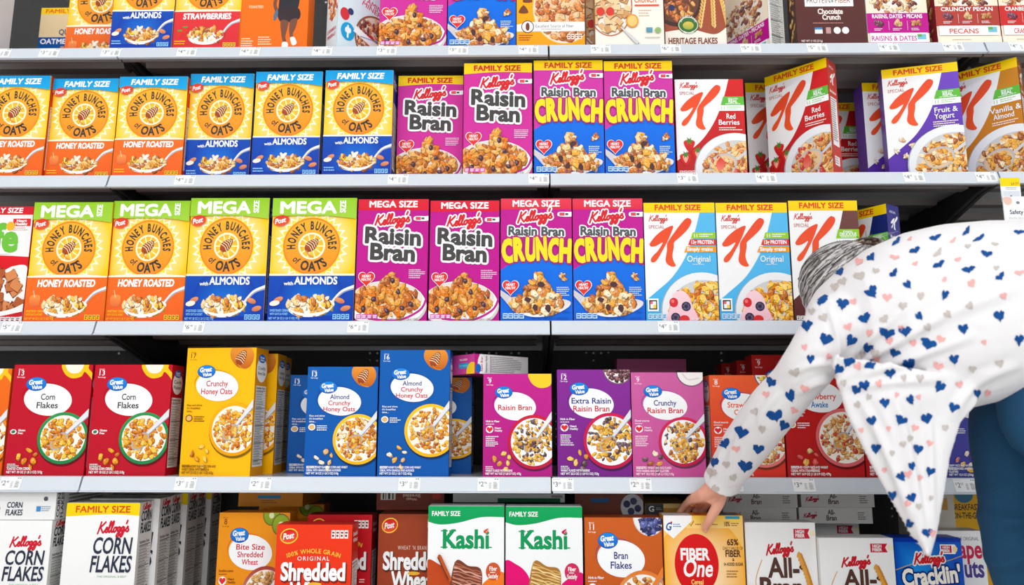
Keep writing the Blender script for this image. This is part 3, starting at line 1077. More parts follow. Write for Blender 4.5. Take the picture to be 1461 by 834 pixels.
def grains(kind):
    if kind == 'dates':
        c, t1, t2 = (190, 6, 140), 'RAISINS, DATES • PECANS', 'RAISINS & DATES'
        ink = (206, 40, 150)
    elif kind == 'pecan':
        c, t1, t2 = (178, 62, 54), 'CRUNCHY PECAN', 'PECANS'
        ink = (226, 80, 60)
    else:
        c, t1, t2 = (204, 44, 44), 'CRANBERRY ALMOND', 'CRANBERRIES'
        ink = (214, 60, 80)
    a = Art(140, (244, 222, 190), (244, 232, 214))
    a.ell(48, 70, 44, 26, (240, 232, 224))
    a.flakes(a.inell(48, 70, 41, 24)[0], (7, 46, 89, 92), 90, 5, [(206, 140, 80), (240, 200, 150), (170, 90, 60), (250, 226, 190), (120, 60, 56)])
    o = 0 if kind == 'dates' else -10
    a.rect(0, 94 + o, 100, 124 + o, c)
    a.text(t1, 50, 101.5 + o, 5.6, WH, .02, w=82)
    for x, q in ((20, 0), (50, 1), (80, 2)):
        a.flakes(lambda p, r: True, (x - 7, 106 + o, x + 7, 112 + o), 9, 3.6, [[(130, 70, 90), (100, 50, 70)], [(236, 206, 160), (220, 180, 120)], [(206, 150, 90), (180, 110, 60)]][q])
        a.small(x - 9, 117 + o, 16, 2, 2.2, (250, 226, 236))
    a.rect(34.6, 106 + o, 35, 120 + o, WH)
    a.rect(65, 106 + o, 65.4, 120 + o, WH)
    a.rect(3, 124 + o, 97, 138 + o, WH)
    a.text(t2, 42, 135.5 + o, 7, ink, .02, w=74 if kind == 'dates' else 46)
    a.small(36, 126 + o, 26, 1, 3, (240, 180, 200))
    a.rect(80, 126 + o, 94, 134 + o, (120, 190, 210))
    a.rect(80, 126 + o, 87, 130 + o, (110, 160, 80))
    if o:
        a.rect(0, 130, 100, 140, (246, 234, 214))
        a.small(22, 134, 40, 1, 3.4, (200, 176, 150))
    else:
        a.rect(0, 138, 100, 140, (206, 30, 150))
    return a


def shredded(c, c2, line1, line2):
    a = Art(135, c, c2)
    post_logo(a, 16.5, 12.5, 10.5, -8, (214, 26, 30), ring=(255, 206, 60))
    nutri_strip(a, 72, 6, 23, 9, (244, 236, 232), (110, 60, 60))
    if line1:
        a.arc(line1, 50, 150, 119, 107, 73, 4.6, (255, 190, 60), .02)
    a.text(line2, 50, 39, 4.4, WH if line1 else (236, 214, 200), .0, w=42, space=1.3)
    sd = tuple(v * .55 for v in c)
    a.text('Shredded', 51.2, 61.5, 18, sd, .045, w=84, out=(sd, .055))
    a.text('Shredded', 50, 60, 18, WH, .04, w=84)
    a.text('Wheat', 51.2, 82.5, 18, sd, .045, w=58, out=(sd, .055))
    a.text('Wheat', 50, 81, 18, WH, .04, w=58)
    a.ell(53, 64.5, 9, 2, (240, 180, 50))
    a.small(83, 71, 9, 2, 2.6, (255, 220, 210))
    a.ell(60, 118, 44, 30, (226, 214, 200))
    a.ell(60, 118, 41, 27, (240, 232, 222))
    a.rnd.seed(8)
    for i in range(30):
        x, y = 60 + a.rnd.uniform(-34, 34), 116 + a.rnd.uniform(-18, 20)
        r = a.rnd.randint(-40, 40)
        a.rect(x - 8, y - 5, x + 8, y + 6, (130, 96, 64), rot=r)
        a.rect(x - 8, y - 6, x + 8, y + 5, a.rnd.choice([(214, 180, 130), (196, 160, 110), (226, 200, 156)]), rot=r)
    a.text('FIBER', 8, 95, 4, (250, 226, 214), .03, w=12)
    a.rect(2, 99, 13, 106, (90, 160, 150))
    return a


def kashi(wave, wave2, badge, biscuit, acc):
    a = Art(150, (244, 244, 244), (240, 240, 241))
    a.poly([(0, 0), (100, 0)] + catmull([(100, 12), (70, 12), (40, 18), (16, 20), (0, 17)], 6), (0, 166, 90), (0, 156, 84))
    a.text('FAMILY SIZE', 5, 10.6, 5, WH, .025, al='l', w=37)
    g = (0, 150, 86)
    a.text('Kashi', 50, 45, 19, g, .035, w=60)
    for x0, x1, y in ((17, 26, 45), (17, 26, 27.4), (30, 39, 45), (28, 37, 27.4), (60, 66, 45), (67, 74, 45), (76, 84, 45)):
        a.rect(x0, y - 1.3, x1, y, g)
    a.rect(74, 22, 86, 27.4, (243, 243, 243))
    a.smooth([(74, 29), (73, 27), (75, 25.5), (79, 24), (79.4, 26), (78, 29)], acc)
    a.rect(78.2, 23, 78.6, 29, (243, 243, 243), rot=40)
    a.smooth([(-2, 61), (14, 62), (28, 72), (34, 88), (30, 104), (16, 110), (-2, 112)], wave)
    a.smooth([(102, 76), (84, 76), (70, 86), (64, 104), (66, 152), (102, 152)], wave2)
    a.rect(-1, 110, 40, 151, (240, 240, 241))
    a.smooth([(-2, 92), (6, 90), (12, 98), (12, 152), (-2, 152)], (242, 242, 243))
    a.ell(86, 70, 9.6, 9.6, badge)
    a.text('Fiber', 86, 69, 4.4, WH, .02, w=10)
    a.small(82, 70.4, 8, 1, 2, WH)
    a.text('Satisfy', 86, 77, 4.4, WH, .02, w=13)
    bc, bd, bl = biscuit
    a.rnd.seed(4)

    def bar(x0, y0, x1, y1, x2, y2, x3, y3):
        a.smooth([(x0, y0), ((x0 + x1) / 2, (y0 + y1) / 2 - 1), (x1, y1), ((x1 + x2) / 2 + 1, (y1 + y2) / 2), (x2, y2), (x3, y3), ((x0 + x3) / 2 - 1, (y0 + y3) / 2)], bd)
        n = 26
        for i in range(n):
            t = (i + .5) / n
            ax, ay, bx, by = x0 + (x3 - x0) * t, y0 + (y3 - y0) * t, x1 + (x2 - x1) * t, y1 + (y2 - y1) * t
            for j in range(2):
                P = [(ax + (bx - ax) * q + a.rnd.uniform(-.5, .5), ay + (by - ay) * q + a.rnd.uniform(-1.3, 1.3) + j) for q in (0, .2, .4, .6, .8, 1)]
                a.stroke(P, a.rnd.uniform(.7, 1.5), a.rnd.choice([bc, bl, bc, tuple((bc[k] + bl[k]) / 2 for k in range(3))]), n=3)
    bar(36, 60, 71, 70, 64, 150, 20, 150)
    if acc == (206, 30, 90):
        bar(54, 92, 80, 90, 92, 128, 60, 150)
    else:
        a.stroke([(16, 54), (30, 78)], 5, (190, 84, 36), sm=False)
        a.stroke([(14, 55), (28, 78)], 1.6, (120, 50, 20), sm=False)
    return a


def fiber_one():
    a = Art(125, (255, 206, 120), (255, 184, 60))
    a.glow(46, 60, 60, (255, 240, 206), (252, 178, 50))
    a.poly([(0, 0), (100, 0), (100, 3), (90, 12), (30, 12), (0, 4)], (250, 196, 70), (250, 214, 130))
    a.poly([(0, 0), (36, 0), (36, 5), (12, 22), (0, 14)], WH)
    a.text('G', 6.6, 14, 7, (20, 90, 170), .03, .25)
    a.ell(10, 6.6, 1, 1, RED)
    a.small(12, 8, 11, 2, 2, (90, 130, 180))
    a.stroke([(33, 8), (34.4, 10), (38, 5.4)], .8, (130, 70, 20), sm=False)
    a.small(40, 8, 10, 1, 2, (160, 100, 30))
    a.small(58, 8, 12, 1, 2, (160, 100, 30))
    a.text('18%', 80, 10, 4.2, (110, 60, 30), .02, w=7)
    a.small(85, 7, 11, 2, 2, (160, 100, 40))
    a.rect(78, .6, 96, 3.2, (40, 150, 190))
    a.ell(40, 46, 27.5, 28.5, (224, 16, 20), (214, 6, 12), n=48)
    a.text('FIBER', 38.5, 42, 10.5, WH, .04, w=36)
    a.text('One', 42, 57.5, 15.5, WH, .02, .2, w=37)
    a.text('Cereal', 40, 65, 4.4, (255, 220, 120), .02, w=15)
    br = (90, 50, 26)
    a.text('65%', 86, 28, 5.4, br, .035, w=14)
    a.text('DAILY VALUE OF', 86, 32.4, 2.8, br, 0, w=25)
    a.text('FIBER', 86, 39, 6, br, .03, w=19)
    a.text('&', 86, 43, 2.8, br, .02)
    a.text('0g ADDED SUGAR', 86, 47.4, 2.8, br, .02, w=24)
    a.small(77, 52, 18, 3, 2.6, (160, 110, 50))
    a.text('with', 8, 80, 3.4, br, 0, .2, w=7)
    a.text('Whole', 24, 82, 6, br, .01, .22, w=21)
    a.text('grain', 20, 90, 6, br, .02, .0, w=19)
    a.ell(67, 102, 34, 26, (150, 150, 150))
    a.ell(67, 101, 32, 24, (240, 236, 226))
    a.flakes(a.inell(67, 102, 30, 22)[0], (37, 80, 97, 125), 120, 3.4, [(226, 150, 30), (200, 116, 20), (244, 180, 60), (160, 90, 20)], .35)
    for x, y in ((60, 88), (72, 82), (86, 92)):
        a.ell(x, y, 4, 4, (60, 70, 110))
    return a


def all_bran(glow):
    a = Art(140, (246, 244, 242), (242, 240, 238))
    a.glow(50, 112, 64, (252, 244, 240), (244, 243, 241))
    a.glow(-2, 100, 36, glow, (244, 243, 241))
    a.glow(102, 100, 36, glow, (244, 243, 241))
    a.poly([(69, 7), (92, 7), (89, 12), (92, 18), (69, 18)], (206, 26, 50))
    a.text('HIGH', 78, 12, 3.8, WH, .03, w=12)
    a.text('FIBER', 78, 16.6, 3.8, WH, .03, w=13)
    a.ell(96, 12, 4, 3.4, (250, 240, 200))
    a.script(29, 36, 38, (200, 24, 40), .44, rise=.1)
    br = (84, 50, 40)
    a.text('All-', 52, 61, 21, br, .03, w=44)
    a.text('Bran', 48, 83, 21, br, .035, w=60)
    a.smooth([(74, 50), (78, 47), (83, 49), (78, 53)], br)
    a.stroke([(22, 42), (12, 66), (18, 96), (34, 112)], .9, (220, 150, 60))
    for i in range(17):
        t = i / 16
        x, y = 76 + 14 * math.sin(t * 2.0), 36 + t * 62
        a.ell(x - 2.2, y, 1.7, 3.8, (230, 160, 60), rot=24)
        a.ell(x + 2.2, y + 1.5, 1.7, 3.8, (206, 130, 40), rot=-24)
    a.ell(50, 128, 42, 22, (240, 236, 230))
    a.flakes(a.inell(50, 128, 39, 19)[0], (10, 108, 90, 140), 60, 4, [(150, 90, 50), (120, 66, 36), (180, 110, 60)], .35)
    return a


def oat_bran_blue():
    a = Art(140, (0, 90, 206), (0, 60, 170))
    a.glow(30, 40, 60, (30, 150, 236), (0, 74, 186))
    a.rect(0, 0, 100, 5, (0, 50, 160))
    a.poly([(68, 8), (90, 8), (94, 13), (90, 20), (68, 20)], WH)
    a.rect(69.5, 9.4, 85, 18.6, (206, 26, 50))
    a.text('HIGH', 77, 13.4, 3.2, WH, .03, w=10)
    a.text('FIBER', 77, 17.6, 3.2, WH, .03, w=11)
    a.ell(90, 14, 3.4, 4, (250, 226, 150))
    a.stroke([(0, 40), (30, 32), (70, 30), (100, 22)], .9, (220, 170, 60))
    a.script(28, 32, 44, RED, .44, WH, rise=.06)
    a.text("Cracklin'", 52, 57, 20, (255, 246, 232), .04, w=86, out=((0, 40, 120), .09), rot=-4)
    a.text('Oat Bran', 52, 75, 14, (255, 236, 206), .04, w=62, out=((0, 40, 120), .09), rot=-4)
    a.ell(50, 116, 48, 26, (230, 236, 240))
    a.flakes(a.inell(50, 116, 44, 22)[0], (5, 92, 95, 138), 50, 6, [(170, 100, 50), (140, 76, 36)], .8)
    return a


def nuts_white():
    a = Art(140, (242, 240, 238), (238, 236, 234))
    a.text('THE ORIGINAL', 66, 12, 4.4, (80, 76, 80), .0, w=46)
    a.text('Grape', 52, 34, 22, (206, 30, 80), .03, w=82)
    a.text('nuts', 66, 58, 22, (80, 60, 140), .03, w=56)
    a.ell(64, 116, 46, 44, (226, 196, 100))
    a.ell(64, 116, 42, 40, (240, 230, 210))
    a.flakes(a.inell(64, 116, 38, 36)[0], (24, 78, 100, 140), 80, 3.4, [(170, 90, 60), (196, 120, 70), (140, 60, 46)], .9)
    a.ell(92, 92, 10, 10, (110, 90, 150))
    return a


def end_strip(h, bg, dark, items):
    """the narrow closing face of a lying carton"""
    a = Art(h, bg, bg)
    for it in items:
        if it[0] == 'r':
            a.rect(*it[1:6])
        elif it[0] == 't':
            a.text(it[1], it[2], it[3], it[4], it[5], .02, w=it[6], rot=it[7] if len(it) > 7 else 0)
        elif it[0] == 'e':
            a.ell(*it[1:6])
        elif it[0] == 's':
            a.small(*it[1:7])
        elif it[0] == 'k':
            a.script(it[1], it[2], it[3], it[4], .4)
    return a


# ------------------------------------------------------------ designs: art, depth of the carton, side colour, side art, top colour
BLU, NAV = (40, 80, 190), (44, 50, 130)
DES = {}


def design(key, make, D=.062, side=(200, 200, 200), right=None, left=None, top=None, topart=None):
    DES[key] = dict(make=make, D=D, side=side, right=right, left=left, top=top, topart=topart, mesh=None)


for k_, m_ in (('f', False), ('m', True)):
    design('hbo_roast_' + k_, lambda m=m_: honey('roast', m), .068, (214, 70, 30), right=lambda: nutrition(150, (206, 50, 30), None, ['HONEY', 'BUNCHES'], WH))
    design('hbo_almond_' + k_, lambda m=m_: honey('almond', m), .068, (20, 60, 150), right=lambda: nutrition(150, (16, 54, 150), None, ['HONEY', 'BUNCHES'], WH))
    design('raisin_' + k_, lambda m=m_: raisin(m), .07, (190, 20, 140))
    design('crunch_' + k_, lambda m=m_: crunch(m), .07, (190, 20, 140))
design('hbo_straw_f', lambda: honey('straw'), .068, (214, 60, 50))
RB = (214, 32, 34)
design('k_berry', lambda: special(RB, ['Red', 'Berries']), .06, (190, 60, 50), right=lambda: k_side((204, 74, 62), 'Red Berries'))
design('k_berry_small', lambda: special(RB, ['Red', 'Berries'], False), .055, (214, 60, 50))
design('k_yogurt', lambda: special((112, 70, 190), ['Fruit &', 'Yogurt'], kind='yog', colD=(84, 40, 160)), .06, (112, 70, 190))
design('k_vanilla', lambda: special((200, 130, 30), ['Vanilla &', 'Almond'], kind='van', colD=(206, 120, 20)), .06, (190, 120, 50), right=lambda: k_side((170, 90, 40), 'Vanilla'))
design('k_orig', lambda: special((90, 184, 232), [], kind='orig', colD=(70, 176, 232)), .06, (90, 184, 232))
design('k_choc', lambda: special((112, 66, 60), ['Chocolatey', 'Delight'], kind='choc', colD=(90, 40, 40)), .06, (112, 66, 60))
design('k_blue', lambda: special((24, 40, 110), ['Blueberry', ''], kind='van', colD=(20, 34, 100)), .06, (70, 70, 140), right=lambda: k_side((72, 70, 140), 'Blueberry'))


def k_side(c, t):
    a = Art(152, c, w=30)
    a.text('SPECIAL', 14, 11, 3, WH, 0, w=15)
    big_k(a, 8, 14, .3, WH)
    a.text(t, 15, 44, 3.6, WH, .02, w=20)
    a.rect(5, 50, 25, 114, (246, 244, 242))
    a.rect(6, 52, 24, 53, (40, 40, 40))
    a.small(6, 55, 16, 18, 3, (110, 100, 100))
    a.rect(6, 128, 22, 140, (244, 240, 238))
    a.small(7, 130, 12, 3, 3, (160, 120, 120))
    return a


def gv(key, D, side, *p, right=None, left=None, topc=None, **kw):
    design(key, lambda: store(*p, **kw), D, side, right=right, left=left, top=topc)


CR, DB = (206, 30, 50), (40, 46, 130)
W3 = lambda *t: list(t)
gv('gv_corn', .07, (190, 8, 34), 138, (196, 8, 38), (186, 8, 36), ['Corn', 'Flakes'], 13, (40, 150, 80), (30, 130, 70), GOLD, WH, ['TOASTED CORN CEREAL', 'NET WT 18 OZ (1 LB 2 OZ) 510g'], 'gf', 'mug', ovc=(120, 0, 30), bowl=(70, 32), right=lambda: nutrition(138, (190, 8, 34), 'gv', ['Corn', 'Flakes']))
YB = (255, 190, 0)
gv('gv_honey', .076, (236, 150, 0), 170, YB, (255, 184, 0), ['Crunchy', 'Honey Oats'], 17, (250, 176, 0), (240, 158, 0), GOLD + [(226, 120, 40), (250, 220, 160)], (120, 70, 10), ['NATURAL HONEY FLAVORED CORN AND', 'WHEAT CEREAL WITH GRANOLA', 'NET WT 23 OZ (1 LB 7 OZ) 652g'], 'rise', 'honey', cols=[CR, CR], ovc=(150, 60, 20), bowl=(74, 35), right=lambda: nutrition(170, (226, 146, 10), 'gv', ['Crunchy', 'Honey Oats']))
BL = (0, 92, 176)
gv('gv_alm', .066, (0, 70, 150), 153, BL, (0, 84, 168), ['Almond', 'Crunchy', 'Honey Oats'], 13, (255, 200, 30), (250, 180, 10), MIX + GOLD, WH, ['NATURAL HONEY FLAVORED CORN AND WHEAT', 'CEREAL WITH GRANOLA AND ALMONDS', 'NET WT 18 OZ (1 LB 2 OZ) 510g'], 'rise', 'honey', cols=[DB, CR, CR], ovc=(0, 50, 130), bowl=(74, 35), scat=[(230, 180, 110), (250, 230, 200), (236, 170, 50)])
gv('gv_alm_big', .07, (0, 70, 150), 178, BL, (0, 84, 168), ['Almond', 'Crunchy', 'Honey Oats'], 16, (255, 200, 30), (250, 180, 10), MIX + GOLD, WH, ['NATURAL HONEY FLAVORED CORN AND WHEAT', 'CEREAL WITH GRANOLA AND ALMONDS', 'NET WT 23 OZ (1 LB 7 OZ) 652g'], 'rise', 'honey', cols=[DB, CR, CR], ovc=(0, 50, 130), bowl=(74, 37), scat=[(230, 180, 110), (250, 230, 200), (236, 170, 50)], right=lambda: nutrition(178, (0, 76, 156), 'gv', ['Almond']))
gv('gv_raisin', .066, (150, 20, 110), 145, (196, 30, 140), (176, 24, 126), ['Raisin Bran'], 9, (206, 26, 60), (190, 20, 60), RAIS, WH, ['WHEAT FLAKES WITH RAISINS', 'NET WT 16.7 OZ (1 LB 0.7 OZ) 473g'], 'heart', 'yellow', cols=[CR], ovc=(60, 30, 130), bowl=(74, 38), bowlin=(246, 244, 246), spoonc=(236, 232, 232))
gv('gv_extra', .07, (110, 20, 120), 143, (136, 40, 150), (118, 30, 132), ['Extra Raisin', 'Raisin Bran'], 12, (206, 26, 80), (190, 16, 70), RAIS, WH, ['WHEAT FLAKES WITH RAISINS', 'NET WT 25.5 OZ (1 LB 9.5 OZ) 723g'], 'heart', 'raisins', cols=[DB, CR], ovc=(60, 40, 150), bowl=(72, 37), bowlin=(248, 246, 248))
gv('gv_crunchy', .07, (190, 70, 140), 145, (206, 96, 160), (196, 80, 148), ['Crunchy', 'Raisin Bran'], 9, (214, 36, 84), (196, 24, 70), RAIS + MIX, (255, 226, 240), ['SWEETENED WHEAT AND RICE FLAKES', 'WITH RAISINS AND OAT CLUSTERS', 'NET WT 18.2 OZ (1 LB 2.2 OZ) 515g'], 'heart', 'cream', cols=[DB, CR], hdr='Good source', ovc=(90, 40, 150), bowl=(70, 34), bowlin=(248, 246, 248))
gv('gv_straw', .066, (226, 84, 50), 145, (236, 96, 50), (224, 50, 40), ['Strawberry', 'Crunch'], 8, (240, 130, 120), (236, 120, 120), BERRY, WH, ['SWEETENED CRISPY RICE AND WHEAT', 'NET WT 16.9 OZ (1 LB 0.9 OZ) 479g'], 'heart', 'fruit', cols=[(236, 90, 30), (236, 90, 30)], hdr='Good source', ovc=(70, 60, 140), bowl=(72, 35), left=lambda: nutrition(145, (226, 90, 56), 'gv', ['Straw']))
gv('gv_awake', .066, (170, 24, 26), 150, (200, 36, 34), (186, 26, 28), ['Strawberry', 'Awake'], 9, (226, 110, 110), (220, 100, 104), BERRY + [(236, 196, 140)], WH, ['SWEETENED CRISPY RICE AND WHEAT', 'CEREAL WITH STRAWBERRIES', 'NET WT 16.9 OZ (1 LB 0.9 OZ) 479g'], 'rise', 'fruit', cols=[(226, 60, 30), (0, 120, 190)], ovc=(150, 20, 20), bowl=(76, 37), scat=[(236, 180, 80), (226, 90, 80), (240, 200, 130)], tdy=3)
gv('gv_purple', .066, (60, 60, 150), 150, (76, 76, 170), (64, 64, 156), ['Vanilla', 'Awake'], 8, (30, 110, 200), (20, 90, 180), BERRY, WH, ['CRISPY RICE AND WHEAT CEREAL WITH', 'FRUIT FLAVORED AND YOGURT', 'CLUSTERS', 'NET WT 12.5 OZ (354g)'], 'rise', 'cream', cols=[(0, 120, 190), (0, 120, 190)], ovc=(40, 40, 110), bowl=(76, 35), scat=[(236, 180, 80), (220, 130, 120), (250, 226, 200)])
gv('gv_cinn', .07, (226, 90, 20), 143, (240, 110, 20), (226, 90, 10), ['Cinnamon', 'Crunch'], 10, (240, 140, 40), (230, 120, 30), BRAN, WH, ['CEREAL', 'NET WT 20 OZ'], 'gf', 'mug', cols=[CR, DB], ovc=(130, 30, 30), bowl=(72, 36))
gv('gv_shred', .07, (214, 120, 0), 143, (240, 150, 20), (230, 136, 10), ['Bite Size', 'Shredded', 'Wheat'], 8, (170, 60, 50), (226, 220, 214), [(206, 150, 80), (226, 180, 110), (180, 120, 60)], (130, 60, 10), ['NET WT 18 OZ'], 'heart', 'kiwi', cols=[CR, CR, CR], hdr='Excellent source', ovc=(206, 40, 30), bowl=(70, 34))
gv('gv_branf', .07, (170, 70, 20), 140, (206, 96, 30), (190, 80, 20), ['Bran', 'Flakes'], 11, (226, 120, 40), (236, 226, 214), BRAN, WH, ['NET WT 17.3 OZ'], 'heart', 'blueb', cols=[DB, DB], ovc=(80, 60, 140), bowl=(74, 36), bowlin=(244, 240, 234), spoonc=(236, 130, 50))
design('corn_fam', corn_rooster_free, .075, (236, 234, 230), right=lambda: nutrition(152, (236, 234, 230), 'kell', ['CORN', 'FLAKES'], w=40), top=(240, 239, 236))
design('corn_std', lambda: corn_rooster_free(False), .075, (236, 234, 230), right=lambda: nutrition(152, (236, 234, 230), 'kell', ['CORN', 'FLAKES'], w=40), top=(240, 239, 236))
design('life', life_box, .065, (214, 30, 40))
design('oatsq', oat_squares, .065, (220, 200, 160))
design('sport', sport_orange, .06, (240, 110, 20))
design('start', start_box, .066, (220, 232, 240), left=lambda: start_side())
design('fibery', fiber_yellow, .065, (240, 160, 20))
design('cream', cream_crunch, .05, (214, 170, 130))
design('herit', heritage, .06, (160, 80, 56))
design('prot', brown_protein, .06, (70, 40, 36), left=lambda: start_side((70, 44, 38), False))
design('dates', lambda: grains('dates'), .06, (226, 220, 210), right=lambda: nutrition(140, (240, 238, 234), None, [''], w=40))
design('pecan', lambda: grains('pecan'), .065, (160, 30, 40), left=lambda: start_side((150, 24, 40), False))
design('cran', lambda: grains('cran'), .06, (190, 40, 40))
design('shred', lambda: shredded((236, 56, 22), (226, 44, 14), '100% WHOLE GRAIN', 'ORIGINAL'), .07, (206, 40, 20), right=lambda: nutrition(135, (206, 40, 24), None, ['Shredded', 'Wheat'], WH), top=(206, 40, 34))
design('shred_red', lambda: shredded((206, 22, 34), (190, 16, 28), '100% WHOLE GRAIN', 'ORIGINAL'), .07, (160, 20, 28), right=lambda: nutrition(135, (160, 20, 28), None, ['Shredded', 'Wheat'], WH), top=(150, 20, 30))
design('shred_brown', lambda: shredded((164, 66, 34), (150, 54, 26), None, "WHEAT 'N BRAN"), .07, (120, 46, 26), top=(120, 50, 30))
KO = (206, 84, 36)
design('kashi_c', lambda: kashi((190, 70, 24), (240, 120, 30), KO, ((176, 100, 74), (120, 60, 40), (220, 160, 140)), (214, 80, 40)), .066, (236, 236, 234), top=(236, 238, 236))
design('kashi_b', lambda: kashi((226, 0, 110), (226, 0, 110), (206, 40, 90), ((220, 176, 100), (170, 116, 50), (244, 214, 150)), (206, 30, 90)), .066, (236, 236, 234), top=(236, 238, 236))
design('fone', fiber_one, .066, (240, 150, 20), top=(240, 150, 20), topart=lambda: end_strip(28, (240, 146, 20), 0, [('r', 0, 4, 36, 26, (240, 240, 240)), ('r', 74, 8, 94, 26, (40, 150, 190)), ('e', 46, 14, 5, 7, (206, 24, 24))]))
design('bran_o', lambda: all_bran((250, 190, 160)), .066, (230, 226, 222), top=(226, 224, 220))
design('bran_g', lambda: all_bran((206, 226, 150)), .066, (230, 226, 222), top=(226, 224, 220))
design('oatb', oat_bran_blue, .066, (0, 60, 170), top=(0, 50, 150))
design('nuts', nuts_white, .066, (226, 224, 222), top=(200, 196, 190))


def start_side(c=(222, 234, 240), bowl=True):
    a = Art(140, c, w=40)
    if bowl:
        a.ell(22, 66, 19, 30, (246, 244, 242))
        a.flakes(a.inell(22, 66, 16, 26)[0], (4, 38, 40, 94), 50, 5, BERRY)
        a.text('12 VITAMINS &', 20, 112, 5, (206, 60, 90), .02, w=32)
        a.text('MINERALS', 20, 120, 5, (206, 60, 90), .02, w=30)
    else:
        a.flakes(lambda x, y: True, (12, 56, 32, 126), 12, 6, [(214, 150, 60), (190, 120, 50), (236, 190, 110)])
    return a


def carton_mesh(name, W, H, D, d):
    bm = bmesh.new()
    bm_box(bm, -W / 2, W / 2, -D / 2, D / 2, 0, H)
    bmesh.ops.bevel(bm, geom=bm.edges[:], offset=.0012, segments=2, profile=.5, affect='EDGES')
    # the closing flaps: a glued outer flap on the top and one on the bottom
    for z0, z1 in ((H - .0002, H + .0005),):
        bm_box(bm, -W / 2 + .004, W / 2 - .004, -D / 2 + .002, D / 2 - .014, z0, z1)
    bmesh.ops.recalc_face_normals(bm, faces=bm.faces[:])
    me = bpy.data.meshes.new(name)
    lay = bm.loops.layers.float_color.new('print')
    cs, ct = (*lin(d['side']), 1), (*lin(d['top'] or d['side']), 1)
    for f in bm.faces:
        f.normal_update()
        c = ct if f.normal.z > .7 else cs
        for l in f.loops:
            l[lay] = c
    bm.to_mesh(me)
    bm.free()
    me.materials.append(M_PRINT)
    return me


BOXES = []


def carton(key, loc, W, H, label, group=None, rz=0, rx=0, ry=0, cat='cereal box', name='cereal_box'):
    """one carton: body, printed front panel and, where the design has them, side and top panels"""
    d = DES[key]
    D = d['D']
    if d['mesh'] is None:
        ms = [('front_panel', d['make']().mesh('front_panel', W, H, 'front', D))]
        for f in ('right', 'left'):
            if d[f]:
                ms.append(('side_panel', d[f]().mesh('side_panel', W, H, f, D)))
        if d['topart']:
            ms.append(('top_panel', d['topart']().mesh('top_panel', W, H, 'top', D)))
        d['mesh'] = (carton_mesh('carton', W, H, D, d), ms, W, H)
    body, ms, W0, H0 = d['mesh']
    o = link(name, body)
    o.location = loc
    o.rotation_euler = (rx, ry, rz)
    o.scale = (W / W0, 1, H / H0)
    for n, me in ms:
        link(n, me, o)
    tag(o, label, cat, group)
    BOXES.append(o)
    return o


def shelfbox(row, key, xl, xr, yt, label, Y=.006, group=None, ym=None, fixH=None, gap=.0012):
    """front face at depth Y between two pixel columns (measured half-way up), standing on its shelf"""
    D = DES[key]['D']
    zb = ZS[row]
    yb = topx((1.2, Y, zb))[1]
    ym = (yt + min(yb, 834)) / 2 if ym is None else ym
    A, B = at(xl, ym, Y), at(xr, ym, Y)
    H = fixH or at((xl + xr) / 2, yt, Y).z - zb
    W = B.x - A.x - gap
    return carton(key, ((A.x + B.x) / 2, Y + D / 2 + .0008, zb), W, H, label, group)


def turnbox(row, key, px, py, Y, W, H, deg, label, side='R', group=None):
    """a carton turned on the shelf; its nearest lower corner seen at a pixel"""
    D = DES[key]['D']
    P = at(px, py, Y)
    a = math.radians(deg)
    lx, ly = (W / 2 if side == 'R' else -W / 2), -D / 2
    cx = P.x - (lx * math.cos(a) - ly * math.sin(a))
    cy = Y - (lx * math.sin(a) + ly * math.cos(a))
    return carton(key, (cx, cy, ZS[row]), W, H, label, group, rz=a)
# ------------------------------------------------------------ the setting
YB_ = .58
fl = bmesh.new()
bm_box(fl, -8, 10, -14, .62, -.02, 0)
M_FLOOR = mat('polished_vinyl_floor', (236, 234, 230), .25, var=.05, bscale=2)
tag(link('floor', done(fl, 'floor'), m=M_FLOOR), 'pale polished store floor of the cereal aisle', None, kind='structure')
cl = bmesh.new()
bm_box(cl, -8, 10, -14, .62, 4.1, 4.14)
tag(link('ceiling', done(cl, 'ceiling'), m=mat('white_ceiling_deck', (236, 236, 234), .8)), 'white store ceiling above the aisle', None, kind='structure')

# black pegboard behind the shelves: holes on a one-inch grid
M_PEG = mat('black_pegboard', (27, 26, 28), .55)
n, l = M_PEG.node_tree.nodes, M_PEG.node_tree.links
tc = n.new('ShaderNodeTexCoord')
sep = n.new('ShaderNodeSeparateXYZ')
l.new(tc.outputs['Object'], sep.inputs[0])


def mnode(op, a, b=None):
    q = n.new('ShaderNodeMath')
    q.operation = op
    for i, v in enumerate((a, b)):
        if v is None:
            continue
        if isinstance(v, (int, float)):
            q.inputs[i].default_value = v
        else:
            l.new(v, q.inputs[i])
    return q.outputs[0]


def cell(o):
    return mnode('SUBTRACT', mnode('FRACT', mnode('DIVIDE', o, .0254)), .5)


dx_, dz_ = cell(sep.outputs['X']), cell(sep.outputs['Z'])
hole = mnode('LESS_THAN', mnode('SQRT', mnode('ADD', mnode('MULTIPLY', dx_, dx_), mnode('MULTIPLY', dz_, dz_))), .14)
ns = n.new('ShaderNodeTexNoise')
ns.inputs['Scale'].default_value = 7
l.new(tc.outputs['Object'], ns.inputs['Vector'])
lit = mnode('GREATER_THAN', ns.outputs['Fac'], .60)
mx = n.new('ShaderNodeMix')
mx.data_type = 'RGBA'
mx.inputs['A'].default_value = (.004, .004, .004, 1)
mx.inputs['B'].default_value = (.75, .75, .74, 1)      # pale dots paint in the light coming through some holes
l.new(lit, mx.inputs['Factor'])
mx2 = n.new('ShaderNodeMix')
mx2.data_type = 'RGBA'
mx2.inputs['A'].default_value = (*lin((30, 29, 31)), 1)
l.new(hole, mx2.inputs['Factor'])
l.new(mx.outputs['Result'], mx2.inputs['B'])
